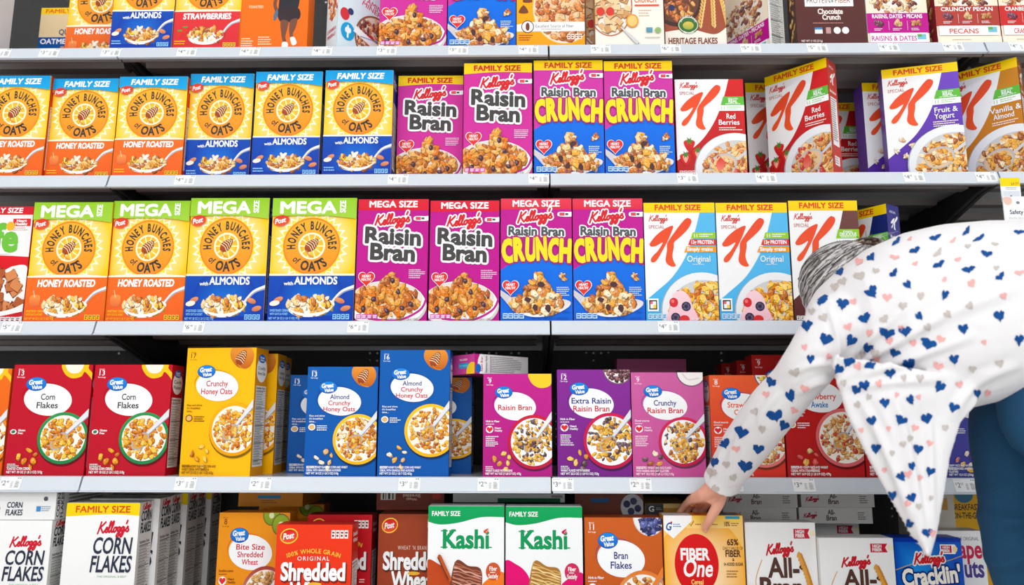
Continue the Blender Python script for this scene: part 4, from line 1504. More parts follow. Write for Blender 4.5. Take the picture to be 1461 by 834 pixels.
l.new(mx2.outputs['Result'], n['Principled BSDF'].inputs['Base Color'])
wb = bmesh.new()
bm_box(wb, JX[0], JX[-1], YB_, YB_ + .02, 0, 2.3)
tag(link('wall_back', done(wb, 'wall_back'), m=M_PEG), 'black pegboard back of the shelving', None, kind='structure')
for i, x in enumerate(JX):
    u = bmesh.new()
    bm_box(u, x - .02, x + .02, YB_ - .03, YB_, 0, 2.3)
    for k in range(60):
        bm_box(u, x - .012, x - .007, YB_ - .0305, YB_ - .0298, .1 + k * .036, .12 + k * .036)
        bm_box(u, x + .007, x + .012, YB_ - .0305, YB_ - .0298, .1 + k * .036, .12 + k * .036)
    tag(link('trim_%d' % (i + 1), done(u, 'upright'), m=M_UPR), 'black slotted upright behind a shelf joint', None, kind='structure')

# shelves: deck > price rail, underside channels, two brackets
WHERE = {0: 'top level', 1: 'second level from the top', 2: 'third level from the top', 3: 'fourth level from the top', 4: 'bottom shelf'}
BAYN = ['far left bay', 'left middle bay', 'right middle bay', 'far right bay']
shelves = {}
dk = {}


def shelf_meshes(L):
    if L in dk:
        return dk[L]
    h = L / 2 - .0025
    d = bmesh.new()
    bm_prism(d, [(.0, 0), (YB_ - .03, 0), (YB_ - .03, -.03), (YB_ - .033, -.03), (YB_ - .033, -.003), (0, -.003)], -h, h)
    r = bmesh.new()
    # the sloped ticket rail with its small top and bottom lips
    bm_prism(r, [(.002, .0005), (-.004, -.001), (-.0165, -.0345), (-.0205, -.036), (-.0205, -.0385), (-.012, -.040), (-.004, -.036), (.003, -.012)], -h, h)
    c = bmesh.new()
    bm_prism(c, [(.004, -.0032), (.018, -.0032), (.018, -.034), (.014, -.037), (.006, -.037), (.004, -.034)], -h, h)  # front flange in darker taupe, its under-lit shade put into the colour
    for y0, y1, dz in ((.07, .13, .022), (.24, .30, .022), (.42, .48, .022)):
        bm_prism(c, [(y0, -.0032), (y0 + .012, -dz), (y1 - .012, -dz), (y1, -.0032)], -h + .03, h - .03)
    b = bmesh.new()
    prof = [(.012, -.004), (YB_ - .033, -.004), (YB_ - .033, -.135), (YB_ - .06, -.14), (.085, -.036), (.02, -.03)]
    bm_prism(b, prof, -.0025, .0025)
    bm_prism(b, [(.02, -.03), (.085, -.036), (YB_ - .06, -.14), (YB_ - .06, -.142), (.085, -.038), (.02, -.032)], -.006, .006)
    for y in (.14, .2):
        bm_prism(b, [(y, -.02), (y + .03, -.02), (y + .03, -.03), (y, -.03)], -.0032, .0032)
    dk[L] = tuple(done(q, 'shelf_piece') for q in (d, r, c, b))
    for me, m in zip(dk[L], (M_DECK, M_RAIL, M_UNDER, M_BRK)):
        me.materials.append(m)
    return dk[L]


for s in range(4):
    for b in range(4):
        L = JX[b + 1] - JX[b]
        d, r, c, bk = shelf_meshes(round(L, 4))
        o = link('metal_shelf', d)
        o.location = ((JX[b] + JX[b + 1]) / 2, 0, ZS[s])
        tag(o, 'grey steel shelf with price rail, %s, %s' % (WHERE[s], BAYN[b]), 'shelf', 'steel shelves of the cereal aisle')
        link('price_rail', r, o)
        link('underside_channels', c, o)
        for x in (-L / 2 + .008, L / 2 - .008):
            bo = link('bracket', bk, o, (x, 0, 0))
            bo.scale.z = {0: .6, 3: .36}.get(s, 1)
        shelves[s, b] = o
for b in range(4):                        # the deck at the foot of each bay
    q = bmesh.new()
    bm_box(q, JX[b] + .002, JX[b + 1] - .002, -.12, YB_ - .03, .11, .14)
    bm_box(q, JX[b] + .002, JX[b + 1] - .002, -.09, -.07, 0, .11)
    tag(link('base_shelf', done(q, 'base', .002), m=M_DECK), 'grey steel base deck on the floor, ' + BAYN[b], 'shelf', 'steel base decks of the cereal aisle')

# ------------------------------------------------------------ cartons
# top shelf
G = 'cartons on the top shelf'
carton('bran_g', (at(-7, 40, .03).x - .07, .065, ZS[0]), .14, .3, 'pale carton cut by the left edge of the top shelf')
shelfbox(0, 'oatsq', 54, 131, 11, 'tan and dark blue oatmeal squares carton on the top shelf', .20)
A_ = at(94, 40, .085)
carton('hbo_roast_f', (A_.x + .0985, .122, ZS[0]), .193, .31, 'orange-footed honey roasted oat cereal carton on the top shelf')
for key, xl, xr, lab in (('hbo_almond_f', 159, 247, 'blue-footed almond oat cereal carton on the top shelf'), ('hbo_straw_f', 248, 342.5, 'red-footed strawberry oat cereal carton on the top shelf'),
                         ('sport', 342, 439, 'plain orange cereal carton with a printed runner on the top shelf')):
    shelfbox(0, key, xl, xr, 0, lab, .006 if key != 'hbo_almond_f' else .002, ym=40, fixH=.31)
turnbox(0, 'start', 481, 40, .004, .185, .30, 41, 'turned white and pale blue cereal carton with berries on the top shelf', side='L')
for key, xl, xr, lab in (('raisin_f', 541, 637.5, 'pink raisin bran carton with a bowl of flakes on the top shelf'), ('crunch_f', 638.5, 736, 'blue-bottomed raisin bran clusters carton on the top shelf'),
                         ('fibery', 737, 834.5, 'yellow carton with a white fibre stripe on the top shelf'), ('cream', 849, 947.5, 'cream carton with squares and an orange slice on the top shelf'),
                         ('herit', 948.5, 1036, 'brown heritage flakes carton with wheat ears on the top shelf')):
    shelfbox(0, key, xl, xr, 0, lab, .006 if key != 'herit' else .03, ym=36, fixH=.325 if key in ('raisin_f', 'crunch_f') else .29)
shelfbox(0, 'cream', 836, 926, 0, 'cream cereal carton almost hidden behind the orange slice carton', .075, ym=36, fixH=.29)
turnbox(0, 'dates', 1097, 36, .03, .19, .29, -62, 'purple and white fruit and nut cereal carton turned sideways on the top shelf')
shelfbox(0, 'prot', 1136, 1236, 0, 'dark brown chocolate protein cereal carton on the top shelf', .006, ym=36, fixH=.29)
shelfbox(0, 'dates', 1237, 1325, 0, 'purple raisins and dates cereal carton facing the aisle on the top shelf', .006, ym=36, fixH=.285)
shelfbox(0, 'pecan', 1336, 1427, 0, 'red-brown crunchy pecan cereal carton on the top shelf', .006, ym=36, fixH=.285)
shelfbox(0, 'cran', 1428, 1518, 0, 'red cranberry cereal carton at the right end of the top shelf', .006, ym=36, fixH=.285)
# second shelf
GR, GA = 'honey roasted cartons on the second shelf', 'almond cartons on the second shelf'
S2 = 'second shelf'
shelfbox(1, 'hbo_almond_f', 462, 560, 101, 'blue-footed almond oat cereal carton beside the raisin bran on the ' + S2, .006, GA)
shelfbox(1, 'hbo_almond_f', 362, 458, 103, 'middle one of the three blue-footed almond oat cartons on the ' + S2, .012, GA)
shelfbox(1, 'hbo_almond_f', 268, 359.5, 106, 'leftmost of the three blue-footed almond oat cartons on the ' + S2, .03, GA)
shelfbox(1, 'hbo_roast_f', 166, 264, 110, 'orange-footed honey roasted carton next to the almond ones on the ' + S2, .012, GR)
shelfbox(1, 'hbo_roast_f', 71, 165, 113, 'middle one of the three orange-footed honey roasted cartons on the ' + S2, .02, GR)
shelfbox(1, 'hbo_roast_f', -30, 67, 109, 'orange-footed honey roasted carton at the left end of the ' + S2, .006, GR)
GB, GC = 'pink raisin bran cartons on the second shelf', 'pink and blue clusters cartons on the second shelf'
shelfbox(1, 'raisin_f', 661, 759.5, 90, 'taller of the two pink raisin bran cartons with yellow tops on the ' + S2, .006, GB)
shelfbox(1, 'raisin_f', 566.5, 660.5, 108, 'shorter, set back pink raisin bran carton with yellow top on the ' + S2, .05, GB)
shelfbox(1, 'crunch_f', 761.5, 861.5, 86, 'pink and blue raisin clusters carton next to the pink raisin bran on the ' + S2, .006, GC)
shelfbox(1, 'crunch_f', 862.5, 961.5, 87, 'pink and blue raisin clusters carton beside the white cartons on the ' + S2, .006, GC)
shelfbox(1, 'k_berry_small', 964.5, 1063.5, 113, 'white and red berries carton without a yellow top on the ' + S2, .02)
GK = 'red berries cartons on the second shelf'
carton('k_berry', (at(1066, 180, .20).x + .098, .232, ZS[1]), .195, at(1085, 118, .20).z - ZS[1], 'yellow-topped red berries carton in the gap left of the turned one, ' + S2, GK)
turnbox(1, 'k_berry', 1184, 160, .003, .185, .337, -44, 'red berries carton with yellow top turned sharply to the left on the ' + S2, group=GK)
carton('k_berry', (at(1233, 180, .27).x - .098, .305, ZS[1]), .195, .318, 'yellow-topped red berries carton half hidden right of the turned one, ' + S2, GK)
GY = 'purple fruit and yogurt cartons on the second shelf'
turnbox(1, 'k_yogurt', 1373, 165, .003, .195, .322, -15, 'front purple fruit and yogurt carton, slightly turned, on the ' + S2, group=GY)
carton('k_yogurt', (at(1236, 180, .12).x + .098, .16, ZS[1]), .195, .318, 'purple fruit and yogurt carton standing behind its twin on the ' + S2, GY)
turnbox(1, 'k_vanilla', 1459, 160, .003, .195, .335, -42, 'ochre vanilla almond carton turned to the left on the ' + S2)
# third shelf
S3 = 'third shelf'
G1, G2 = 'honey roasted cartons on the third shelf', 'almond cartons on the third shelf'
shelfbox(2, 'hbo_almond_m', 385.5, 507, 283, 'green-topped almond oat carton next to the magenta raisin bran on the ' + S3, .006, G2)
shelfbox(2, 'hbo_almond_m', 267.5, 381, 283, 'green-topped almond oat carton next to the orange honey roasted ones on the ' + S3, .012, G2)
shelfbox(2, 'hbo_roast_m', 156.5, 267, 287, 'green-topped honey roasted carton beside the blue almond ones on the ' + S3, .016, G1)
shelfbox(2, 'hbo_roast_m', 42, 155.5, 289, 'green-topped honey roasted carton next to the red and white carton on the ' + S3, .010, G1)
carton('life', (at(41, 380, .03).x - .103, .063, ZS[2]), .2, .328, 'red and white carton of brown cinnamon squares on the ' + S3)
G1, G2 = 'magenta raisin bran cartons on the third shelf', 'pink and blue clusters cartons on the third shelf'
shelfbox(2, 'raisin_m', 508.5, 610.5, 284, 'magenta raisin bran carton beside the green-topped almond carton on the ' + S3, .006, G1)
shelfbox(2, 'raisin_m', 612.5, 712.5, 286, 'magenta raisin bran carton next to the pink and blue ones on the ' + S3, .006, G1)
shelfbox(2, 'crunch_m', 714, 816.5, 283, 'red-topped raisin clusters carton next to the magenta raisin bran on the ' + S3, .006, G2)
shelfbox(2, 'crunch_m', 817.5, 919, 283, 'red-topped raisin clusters carton beside the pale blue ones on the ' + S3, .006, G2)
G1 = 'pale blue original cartons on the third shelf'
shelfbox(2, 'k_orig', 920, 1023, 289, 'white and pale blue original carton next to the raisin clusters on the ' + S3, .006, G1)
shelfbox(2, 'k_orig', 1024, 1127.5, 289, 'white and pale blue original carton nearest the grey hair on the ' + S3, .006, G1)
shelfbox(2, 'k_choc', 1129, 1229, 286, 'white and brown chocolate carton behind the grey hair on the ' + S3, .006)
turnbox(2, 'k_blue', 1268, 340, .02, .19, .325, -55, 'navy blueberry carton turned to the left above the shoulder on the ' + S3)
# fourth shelf
S4 = 'fourth shelf'
G1 = 'red corn flakes cartons on the fourth shelf'
shelfbox(3, 'gv_corn', 129, 241, 520, 'red corn flakes carton beside the tall yellow carton on the ' + S4, .012, G1)
shelfbox(3, 'gv_corn', 12.5, 126, 520, 'red corn flakes carton near the left end of the ' + S4, .012, G1)
carton('gv_cinn', (at(10, 600, .012).x - .1, .05, ZS[3]), .195, .28, 'orange cinnamon carton cut by the left edge of the ' + S4)
G1 = 'yellow honey oats cartons on the fourth shelf'
b0 = shelfbox(3, 'gv_honey', 261, 365, 496, 'front yellow crunchy honey oats carton on the ' + S4, .008, G1)
b0.rotation_euler[2] = math.radians(-5)
for i, (y, lab) in enumerate(((.135, 'second yellow honey oats carton, behind the front one on the ' + S4), (.225, 'third yellow honey oats carton, deeper behind the front one on the ' + S4))):
    carton('gv_honey', (at(393 + i * 8, 600, y - .038).x - .1, y + .004, ZS[3]), .195, .327, lab, G1)
G1 = 'blue almond honey oats cartons on the fourth shelf'
carton('gv_alm', (at(411, 600, .13).x + .1, .17, ZS[3]), .2, .27, 'shaded blue almond oats carton set back beside the yellow ones on the ' + S4, G1)
shelfbox(3, 'gv_alm', 436, 538, 523, 'shorter front blue almond honey oats carton on the ' + S4, .006, G1)
G2 = 'tall blue almond honey oats cartons on the fourth shelf'
shelfbox(3, 'gv_alm_big', 540, 641.5, 499, 'tall front blue almond honey oats carton on the ' + S4, .004, G2)
carton('gv_alm_big', (at(674, 600, .10).x - .096, .155, ZS[3]), .185, .262, 'blue almond honey oats carton partly hidden behind the tall one on the ' + S4, G2)
shelfbox(3, 'gv_raisin', 689, 787.5, 533, 'magenta raisin bran carton with a carton lying on top, on the ' + S4, .006)
shelfbox(3, 'gv_extra', 795, 900.5, 527, 'purple extra raisin carton on the ' + S4, .004)
shelfbox(3, 'gv_crunchy', 901.5, 1005.5, 531, 'pink crunchy raisin bran carton on the ' + S4, .004)
shelfbox(3, 'gv_straw', 1014, 1118, 535, 'orange-red strawberry carton behind the reaching arm on the ' + S4, .006)
G1 = 'red strawberry cartons on the fourth shelf'
shelfbox(3, 'gv_awake', 1119.5, 1229, 513, 'red strawberry carton between the arm and the shirt on the ' + S4, .004, G1)
shelfbox(3, 'gv_awake', 1230.5, 1338, 513, 'red strawberry carton mostly hidden by the hanging shirt on the ' + S4, .004, G1)
shelfbox(3, 'gv_purple', 1343, 1448, 530, 'violet carton between the hanging shirt and the jeans on the ' + S4, .006)
# loose cartons lying on others of the fourth shelf
gl = design('lying_pink', lambda: end_strip(30, (206, 70, 150), 0, [('t', 'FEEL GOOD', 62, 9, 2.6, WH, 26), ('r', 46, 13, 80, 21, (20, 160, 210)), ('t', 'ABOUT YOUR FOOD', 62, 18.6, 3, (150, 220, 240), 28), ('e', 92, 30, 20, 18, (250, 200, 30))]), .19, (196, 60, 140),
            right=lambda: end_strip(30, (236, 234, 234), 0, [('r', 0, 0, 8, 30, (196, 30, 130)), ('e', 12, 15, 7, 15, WH), ('e', 6, 22, 5, 7, (0, 110, 200)), ('t', 'Raisin Bran', 14, 15, 4, (206, 40, 80), 22, -90), ('t', 'Nutrition Facts', 22, 15, 3, (30, 30, 30), 26, -90), ('r', 28, 2, 29, 28, (40, 40, 40)), ('s', 30, 3, 60, 9, 2.8, (140, 140, 140))]))
RB_TOP = ZS[3] + at(738, 533, .006).z - ZS[3]
o = carton('lying_pink', (at(703, 518, .0).x - .02, .115, RB_TOP + .0012), .128, .052, 'pink carton lying flat on top of the magenta raisin bran carton', rz=math.radians(-48))
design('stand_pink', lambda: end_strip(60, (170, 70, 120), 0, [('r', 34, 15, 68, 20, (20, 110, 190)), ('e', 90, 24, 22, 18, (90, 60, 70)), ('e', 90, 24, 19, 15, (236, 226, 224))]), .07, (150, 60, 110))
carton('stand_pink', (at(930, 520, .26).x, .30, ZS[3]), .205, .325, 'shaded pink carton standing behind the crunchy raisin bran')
for i, (x, yt, Yd) in enumerate(((1062, 518, .33), (1085, 514, .22), (1108, 506, .12))):
    A = at(x, yt, Yd)
    carton('gv_awake', (A.x + .03, Yd + .034, ZS[3]), .2, A.z - ZS[3], ['deepest of the red cartons queued behind the strawberry carton', 'middle of the red cartons queued behind the strawberry carton', 'nearest of the red cartons queued behind the strawberry carton'][i], 'red cartons queued behind the strawberry carton')
# on the third shelf, right: a carton lying on its back
design('lying_k', lambda: end_strip(30, (240, 238, 238), 0, [('r', 0, 0, 10, 30, (206, 24, 34)), ('r', 10, 0, 30, 14, (150, 206, 60)), ('t', 'NEW!', 21, 11, 6, WH, 16), ('t', 'SPECIAL', 58, 18, 8.4, (226, 60, 50), 34), ('e', 88, 18, 8, 14, (216, 20, 30))]), .19, (232, 228, 228))
carton('lying_k', (at(1378, 320, .09).x, .19, ZS[2]), .225, .275, 'white carton with red lettering standing low behind the bent back on the third shelf')
# bottom shelf
S5 = 'bottom shelf'
G1 = 'white corn flakes cartons on the bottom shelf'
YF = .012
for i in range(6):
    Y = YF + i * .078
    A = at(96, 715, YF)
    k = 'corn_fam' if i in (0, 3, 4, 5) else 'corn_std'
    X = A.x + .096 + (0.012 * (i % 2)) + i * .004
    H = A.z - ZS[4]
    carton(k, (X, Y + .0385, ZS[4]), .192, H if i else H * .99, ['yellow-topped white corn flakes carton at the front of its row', 'plain white corn flakes carton second in its row', 'plain white corn flakes carton third in its row', 'white corn flakes carton fourth in its row', 'white corn flakes carton fifth in its row', 'white corn flakes carton last in its row'][i] + ' on the ' + S5, 'row of white corn flakes cartons on the bottom shelf')
A = at(76, 742, YF)
o1 = carton('corn_std', (A.x - .098, YF + .0385, ZS[4]), .192, A.z - ZS[4], 'plain white corn flakes carton under the lying one on the ' + S5)
o2 = carton('corn_std', (A.x - .094, YF + .12, ZS[4]), .192, A.z - ZS[4], 'plain white corn flakes carton behind the left one on the ' + S5)
design('lying_corn', corn_end, .28, (232, 230, 228), right=lambda: end_strip(26, (236, 234, 232), 0, [('t', 'CORN', 6, 13, 4.4, (44, 50, 70), 22, -90), ('t', 'FLAKES', 12, 13, 4.4, (44, 50, 70), 24, -90), ('s', 20, 4, 70, 6, 3.4, (120, 120, 120))]))
carton('lying_corn', (A.x - .094, YF + .142, A.z + .0015), .192, .072, 'white corn flakes carton lying flat on two others on the ' + S5)
shelfbox(4, 'gv_shred', 310, 412, 731, 'orange-yellow bite size shredded wheat carton on the ' + S5, .07)
G1 = 'red shredded wheat cartons on the bottom shelf'
shelfbox(4, 'shred', 393, 502, 748, 'bright orange-red shredded wheat carton standing forward on the ' + S5, -.03)
shelfbox(4, 'shred_red', 437, 530, 734, 'dark red shredded wheat carton behind the bright one on the ' + S5, .085)
shelfbox(4, 'shred_brown', 539, 637, 733, 'brown wheat and bran carton beside the white and green ones on the ' + S5, .075)
shelfbox(4, 'kashi_c', 610, 719.5, 721.5, 'white and green carton with a cinnamon biscuit on the ' + S5, .0)
shelfbox(4, 'kashi_b', 721, 831.5, 722.5, 'white and green carton with pink shapes and golden biscuits on the ' + S5, .0)
shelfbox(4, 'gv_branf', 834, 945.5, 738, 'orange-brown bran flakes carton with blueberries on the ' + S5, .006)
FO = shelfbox(4, 'fone', 947.5, 1062, 735, 'yellow-orange fibre carton with red circle held by the hand on the ' + S5, .0)
G1 = 'white bran cartons with wheat ears on the bottom shelf'
shelfbox(4, 'bran_o', 1064, 1165.5, 745, 'taller white bran carton with wheat ear beside the fibre carton on the ' + S5, .006, G1)
shelfbox(4, 'bran_g', 1169.5, 1276.5, 767, 'lower white bran carton with green tint beside the blue carton on the ' + S5, -.01, G1)
shelfbox(4, 'oatb', 1277, 1374, 767, 'bright blue oat bran carton below the shirt tip on the ' + S5, -.006)
shelfbox(4, 'nuts', 1336, 1407, 757, 'white carton with red and purple lettering beside the jeans on the ' + S5, .07)
# lying and set-back cartons of the bottom shelf


def lying(key, px0, px1, pyt, pyb, Y, D, art, side, label, group=None, right=None, z=None):
    if key not in DES:
        design(key, art, D, side, right=right)
    A, B = at(px0, (pyt + pyb) / 2, Y), at(px1, (pyt + pyb) / 2, Y)
    z0, z1 = at(px0, pyb, Y).z, at(px0, pyt, Y).z
    return carton(key, ((A.x + B.x) / 2, Y + D / 2 + .001, z0 if z is None else z), B.x - A.x - .001, z1 - z0, label, group)


lying('l_orange', 340, 432, 699, 722, .165, .2, lambda: end_strip(26, (206, 130, 20), 0, [('r', 30, 8, 66, 13, (30, 130, 180)), ('s', 36, 16, 26, 2, 3, (120, 70, 20))]), (196, 120, 20), 'orange carton lying on its back behind the bite size shredded wheat')
carton('gv_shred', (at(400, 760, .17).x, .30, ZS[4]), .19, at(390, 722.5, .165).z - ZS[4] - .004, 'orange-yellow shredded wheat carton under the lying orange carton')
lying('l_brown', 537, 634, 700, 727, .16, .2, lambda: end_strip(30, (128, 52, 34), 0, [('r', 6, 2, 28, 14, (220, 214, 206)), ('r', 9, 2, 11, 13, (40, 40, 40)), ('r', 13, 2, 14, 13, (40, 40, 40)), ('r', 17, 2, 20, 13, (40, 40, 40)), ('r', 23, 2, 25, 13, (40, 40, 40)), ('t', 'Shredded', 52, 5, 5, (220, 190, 180), 26, 180), ('t', 'Wheat', 52, 11, 4, (220, 190, 180), 16, 180), ('e', 89, 8, 7, 5, (190, 50, 40))]), (110, 44, 30), 'brown shredded wheat carton lying upside down behind the brown wheat carton')
carton('shred_brown', (at(590, 760, .17).x, .285, ZS[4]), .19, at(590, 727.6, .16).z - ZS[4] - .004, 'brown shredded wheat carton under the upside down one')
lying('l_green', 646, 806, 704, 716, .12, .2, lambda: end_strip(16, (206, 210, 206), 0, [('r', 40, 8, 96, 16, (0, 90, 54)), ('r', 88, 2, 98, 7, (150, 130, 134))]), (190, 196, 190), 'white and green carton lying behind the two white and green ones')
lying('l_berry', 820, 918, 704, 735, .13, .2, lambda: end_strip(30, (110, 50, 30), 0, [('r', 24, 6, 50, 12, (20, 90, 150)), ('e', 84, 18, 17, 18, (190, 190, 194)), ('e', 76, 14, 5, 5, (50, 54, 90)), ('e', 86, 10, 5, 5, (60, 64, 100)), ('e', 92, 20, 5, 5, (50, 54, 90)), ('e', 82, 24, 5, 5, (60, 64, 100))]), (100, 46, 30), 'brown carton with blueberries lying behind the bran flakes carton')
lying('l_gold', 921, 985, 718, 738, .12, .2, lambda: end_strip(32, (226, 190, 120), 0, [('r', 0, 0, 40, 32, (60, 58, 60)), ('t', 'G', 13, 18, 12, WH, 12), ('s', 24, 9, 14, 2, 3.6, (160, 160, 160)), ('r', 40, 10, 100, 24, (196, 140, 50))]), (200, 150, 70), 'gold and dark carton lying behind the held fibre carton')
wt = lambda: end_strip(20, (214, 210, 206), 0, [('k', 6, 13, 18, (170, 30, 50)), ('t', 'All-', 44, 9, 6, (84, 60, 50), 10), ('t', 'Bran', 44, 16, 6, (84, 60, 50), 14), ('s', 80, 6, 12, 4, 2.6, (120, 110, 110))])
GW = 'white bran cartons lying in a stack behind the standing ones'
zs0 = at(1120, 741, .14).z
hh = .043
Xc = at(1085, 720, .14).x
for i, (dx, lab) in enumerate(((.0, 'lower'), (.004, 'upper'))):
    o = carton('l_bran' if 'l_bran' in DES else design('l_bran', wt, .28, (206, 202, 198)) or 'l_bran', (Xc + dx, .29, zs0 - .012 + i * (hh + .0006)), .2, hh, lab + ' white bran carton in the left stack of lying ones on the ' + S5, GW)
Xc = at(1160, 720, .16).x + .06
for i, (dx, lab) in enumerate(((.0, 'lower'), (.008, 'upper'))):
    carton('l_bran', (Xc + dx, .30, zs0 - .012 + i * (hh + .0006)), .2, hh, lab + ' white bran carton in the right stack of lying ones on the ' + S5, GW)
for i, xx in enumerate((1085, 1160)):     # standing cartons that carry the two stacks
    X = at(xx, 720, .14).x + (.06 if i else 0)
    carton('bran_o', (X, .27, ZS[4]), .2, zs0 - .0125 - ZS[4], 'white bran carton standing under the %s stack of lying ones' % ('right' if i else 'left'))
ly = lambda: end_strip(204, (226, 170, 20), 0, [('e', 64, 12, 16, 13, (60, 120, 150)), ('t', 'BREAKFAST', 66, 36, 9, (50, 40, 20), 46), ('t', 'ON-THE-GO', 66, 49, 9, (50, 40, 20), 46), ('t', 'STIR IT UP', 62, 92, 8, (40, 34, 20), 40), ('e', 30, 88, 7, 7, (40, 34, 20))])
design('yellow_go', ly, .1, (200, 150, 20))
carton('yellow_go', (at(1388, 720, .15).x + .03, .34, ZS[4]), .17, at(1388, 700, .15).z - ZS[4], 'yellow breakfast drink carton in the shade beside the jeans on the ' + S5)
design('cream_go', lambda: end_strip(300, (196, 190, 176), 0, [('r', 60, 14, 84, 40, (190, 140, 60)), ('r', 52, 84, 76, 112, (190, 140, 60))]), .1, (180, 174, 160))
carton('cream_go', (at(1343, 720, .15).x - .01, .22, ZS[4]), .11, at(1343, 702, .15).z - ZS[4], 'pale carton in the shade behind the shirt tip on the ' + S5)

# ------------------------------------------------------------ price tags on the sloped rails
_tg = {}


def price_tag(row, px, w, price, label):
    P = at(px, 0, -.01)
    py = topx((1.2, -.01, ZS[row] - .018))[1]
    P = at(px, py, -.01)
    if price not in _tg:
        a = Art(60, (248, 248, 248))
        a.rect(0, 0, 100, .6, (206, 206, 206))
        a.small(6, 6, 44, 1, 3, (150, 150, 156))
        a.rect(78, 4, 84, 8, (90, 90, 100))
        a.rect(88, 4, 94, 8, (90, 90, 100))
        d, c = price.split('.')
        a.text('$', 9, 28, 10, (90, 94, 110), 0)
        a.text(d, 21, 40, 22, (80, 84, 104), 0)
        a.text(c, 36, 28, 10, (80, 84, 104), 0, w=12)
        a.small(52, 22, 12, 6, 5, (150, 150, 156))
        a.small(72, 20, 22, 8, 4, (120, 120, 128))
        _tg[price] = a
    a = _tg[price]
    if not isinstance(a, dict):
        V = np.array(a.V, float)
        W, Hh = .056, .0335
        t = V[:, 1] / 60
        x = (V[:, 0] / 100 - .5) * W
        sl = np.array((-.0125, -.0335)) / math.hypot(.0125, .0335)
        nr = np.array((-.0335, .0125)) / math.hypot(.0125, .0335)
        off = .0009 + V[:, 2] * .8
        y = (t - .5) * Hh * sl[0] + off * nr[0]
        z = (t - .5) * Hh * sl[1] + off * nr[1]
        me = bpy.data.meshes.new('price_tag')
        # paper body
        bm = bmesh.new()
        bm_box(bm, -W / 2, W / 2, -Hh / 2, Hh / 2, -.0001, .0007)
        for v in bm.verts:
            q, o_ = v.co.y, v.co.z
            v.co = (v.co.x, q * sl[0] + o_ * nr[0], q * sl[1] + o_ * nr[1])
        bmesh.ops.recalc_face_normals(bm, faces=bm.faces[:])
        vv = [tuple(v.co) for v in bm.verts]
        ff = [tuple(v.index for v in f.verts) for f in bm.faces]
        bm.verts.index_update()
        ff = [tuple(v.index for v in f.verts) for f in bm.faces]
        bm.free()
        nb = len(vv)
        me.from_pydata(vv + np.stack([x, y, z], 1).tolist(), [], ff + [tuple(i + nb for i in f) for f in a.Fc])
        at_ = me.color_attributes.new('print', 'FLOAT_COLOR', 'POINT')
        cc = [(*lin((246, 246, 246)), 1)] * nb + [(*lin(c), 1) for c in a.K]
        at_.data.foreach_set('color', np.array(cc, 'f').ravel())
        me.materials.append(M_TAG)
        _tg[price] = a = {'me': me}
    o = link('price_tag', a['me'])
    o.location = (P.x, -.0103, ZS[row] - .0178)
    tag(o, label, 'price tag', 'white price tags clipped to the shelf rails')


TAGS = [(0, [(2, '3.97', 'left edge of the picture'), (71, '3.97', 'tan oatmeal squares carton'), (159, '3.97', 'blue-footed oat carton, top left'), (267, '4.48', 'strawberry oat carton'), (357, '4.48', 'orange runner carton'), (460, '4.92', 'turned pale blue carton'), (552, '3.97', 'pink raisin bran carton'), (654, '3.97', 'blue-bottomed clusters carton'), (754, '4.97', 'yellow fibre stripe carton'), (857, '5.97', 'cream orange slice carton'), (957, '6.97', 'brown heritage carton'), (1071, '5.48', 'sideways purple carton'), (1166, '5.97', 'dark brown protein carton'), (1268, '4.97', 'purple dates carton'), (1360, '4.97', 'red-brown pecan carton'), (1455, '4.97', 'red cranberry carton')]),
        (1, [(264, '4.48', 'leftmost almond carton'), (568, '4.97', 'shorter pink raisin bran carton'), (769, '4.97', 'first clusters carton'), (981, '3.97', 'white berries carton'), (1093, '4.97', 'red berries carton in the gap'), (1304, '4.97', 'front fruit and yogurt carton'), (1407, '4.97', 'ochre vanilla carton')]),
        (2, [(17, '5.97', 'red and white squares carton'), (277, '6.48', 'first green-topped almond carton'), (511, '6.48', 'first magenta raisin bran carton'), (954, '4.97', 'first pale blue original carton')]),
        (3, [(15, '2.48', 'leftmost red corn flakes'), (265, '3.97', 'front yellow honey oats carton'), (372, '2.97', 'yellow cartons set back'), (584, '3.97', 'tall blue almond carton'), (697, '2.96', 'carton with another lying on it'), (803, '3.66', 'purple extra raisin carton'), (914, '2.76', 'pink crunchy raisin bran carton'), (1044, '3.48', 'shirt cuff beside the hand'), (1147, '3.48', 'red strawberry carton'), (1377, '2.57', 'violet carton')])]
for row, L_ in TAGS:
    for px, pr, lab in L_:
        price_tag(row, px, 28, pr, 'white paper price tag on the %s rail by the %s' % (['top', 'second', 'third', 'fourth'][row], lab))

# clip strip with a bottle brush card hanging from the second shelf's rail
P = at(1443, 262, -.03)
cs = Art(130, (226, 230, 236))
cs.rect(0, 0, 100, 46, (255, 214, 0))
cs.rect(0, 46, 100, 72, WH)
cs.text('$4.97', 74, 40, 16, (190, 140, 20), .02, w=40)
cs.small(24, 52, 60, 2, 8, (150, 150, 150))
cs.rect(12, 72, 90, 130, (214, 220, 228))
cs.rect(44, 96, 52, 118, (60, 60, 66))
o = link('clip_strip', cs.mesh('clip_strip', .052, .066, 'front', .0016))
o.location = (P.x, -.0235, P.z - .048)
tag(o, 'yellow and white clip strip hanging from the second shelf rail', 'hang tag')
k = bmesh.new()
bm_box(k, -.026, .026, -.0008, .0008, 0, .066)
bm_box(k, -.012, .012, -.0006, .012, .058, .066)
link('strip_body', done(k, 'strip_body'), o, m=mat('white_plastic_strip', (236, 238, 242), .35))
cd = Art(150, (244, 244, 246))
cd.smooth([(2, 4), (26, 3), (30, 20), (20, 30), (6, 26)], (236, 196, 180))
cd.ell(50, 22, 6, 5, (130, 130, 136))
cd.text('Safety', 42, 62, 14, (70, 72, 84), .02, w=46)
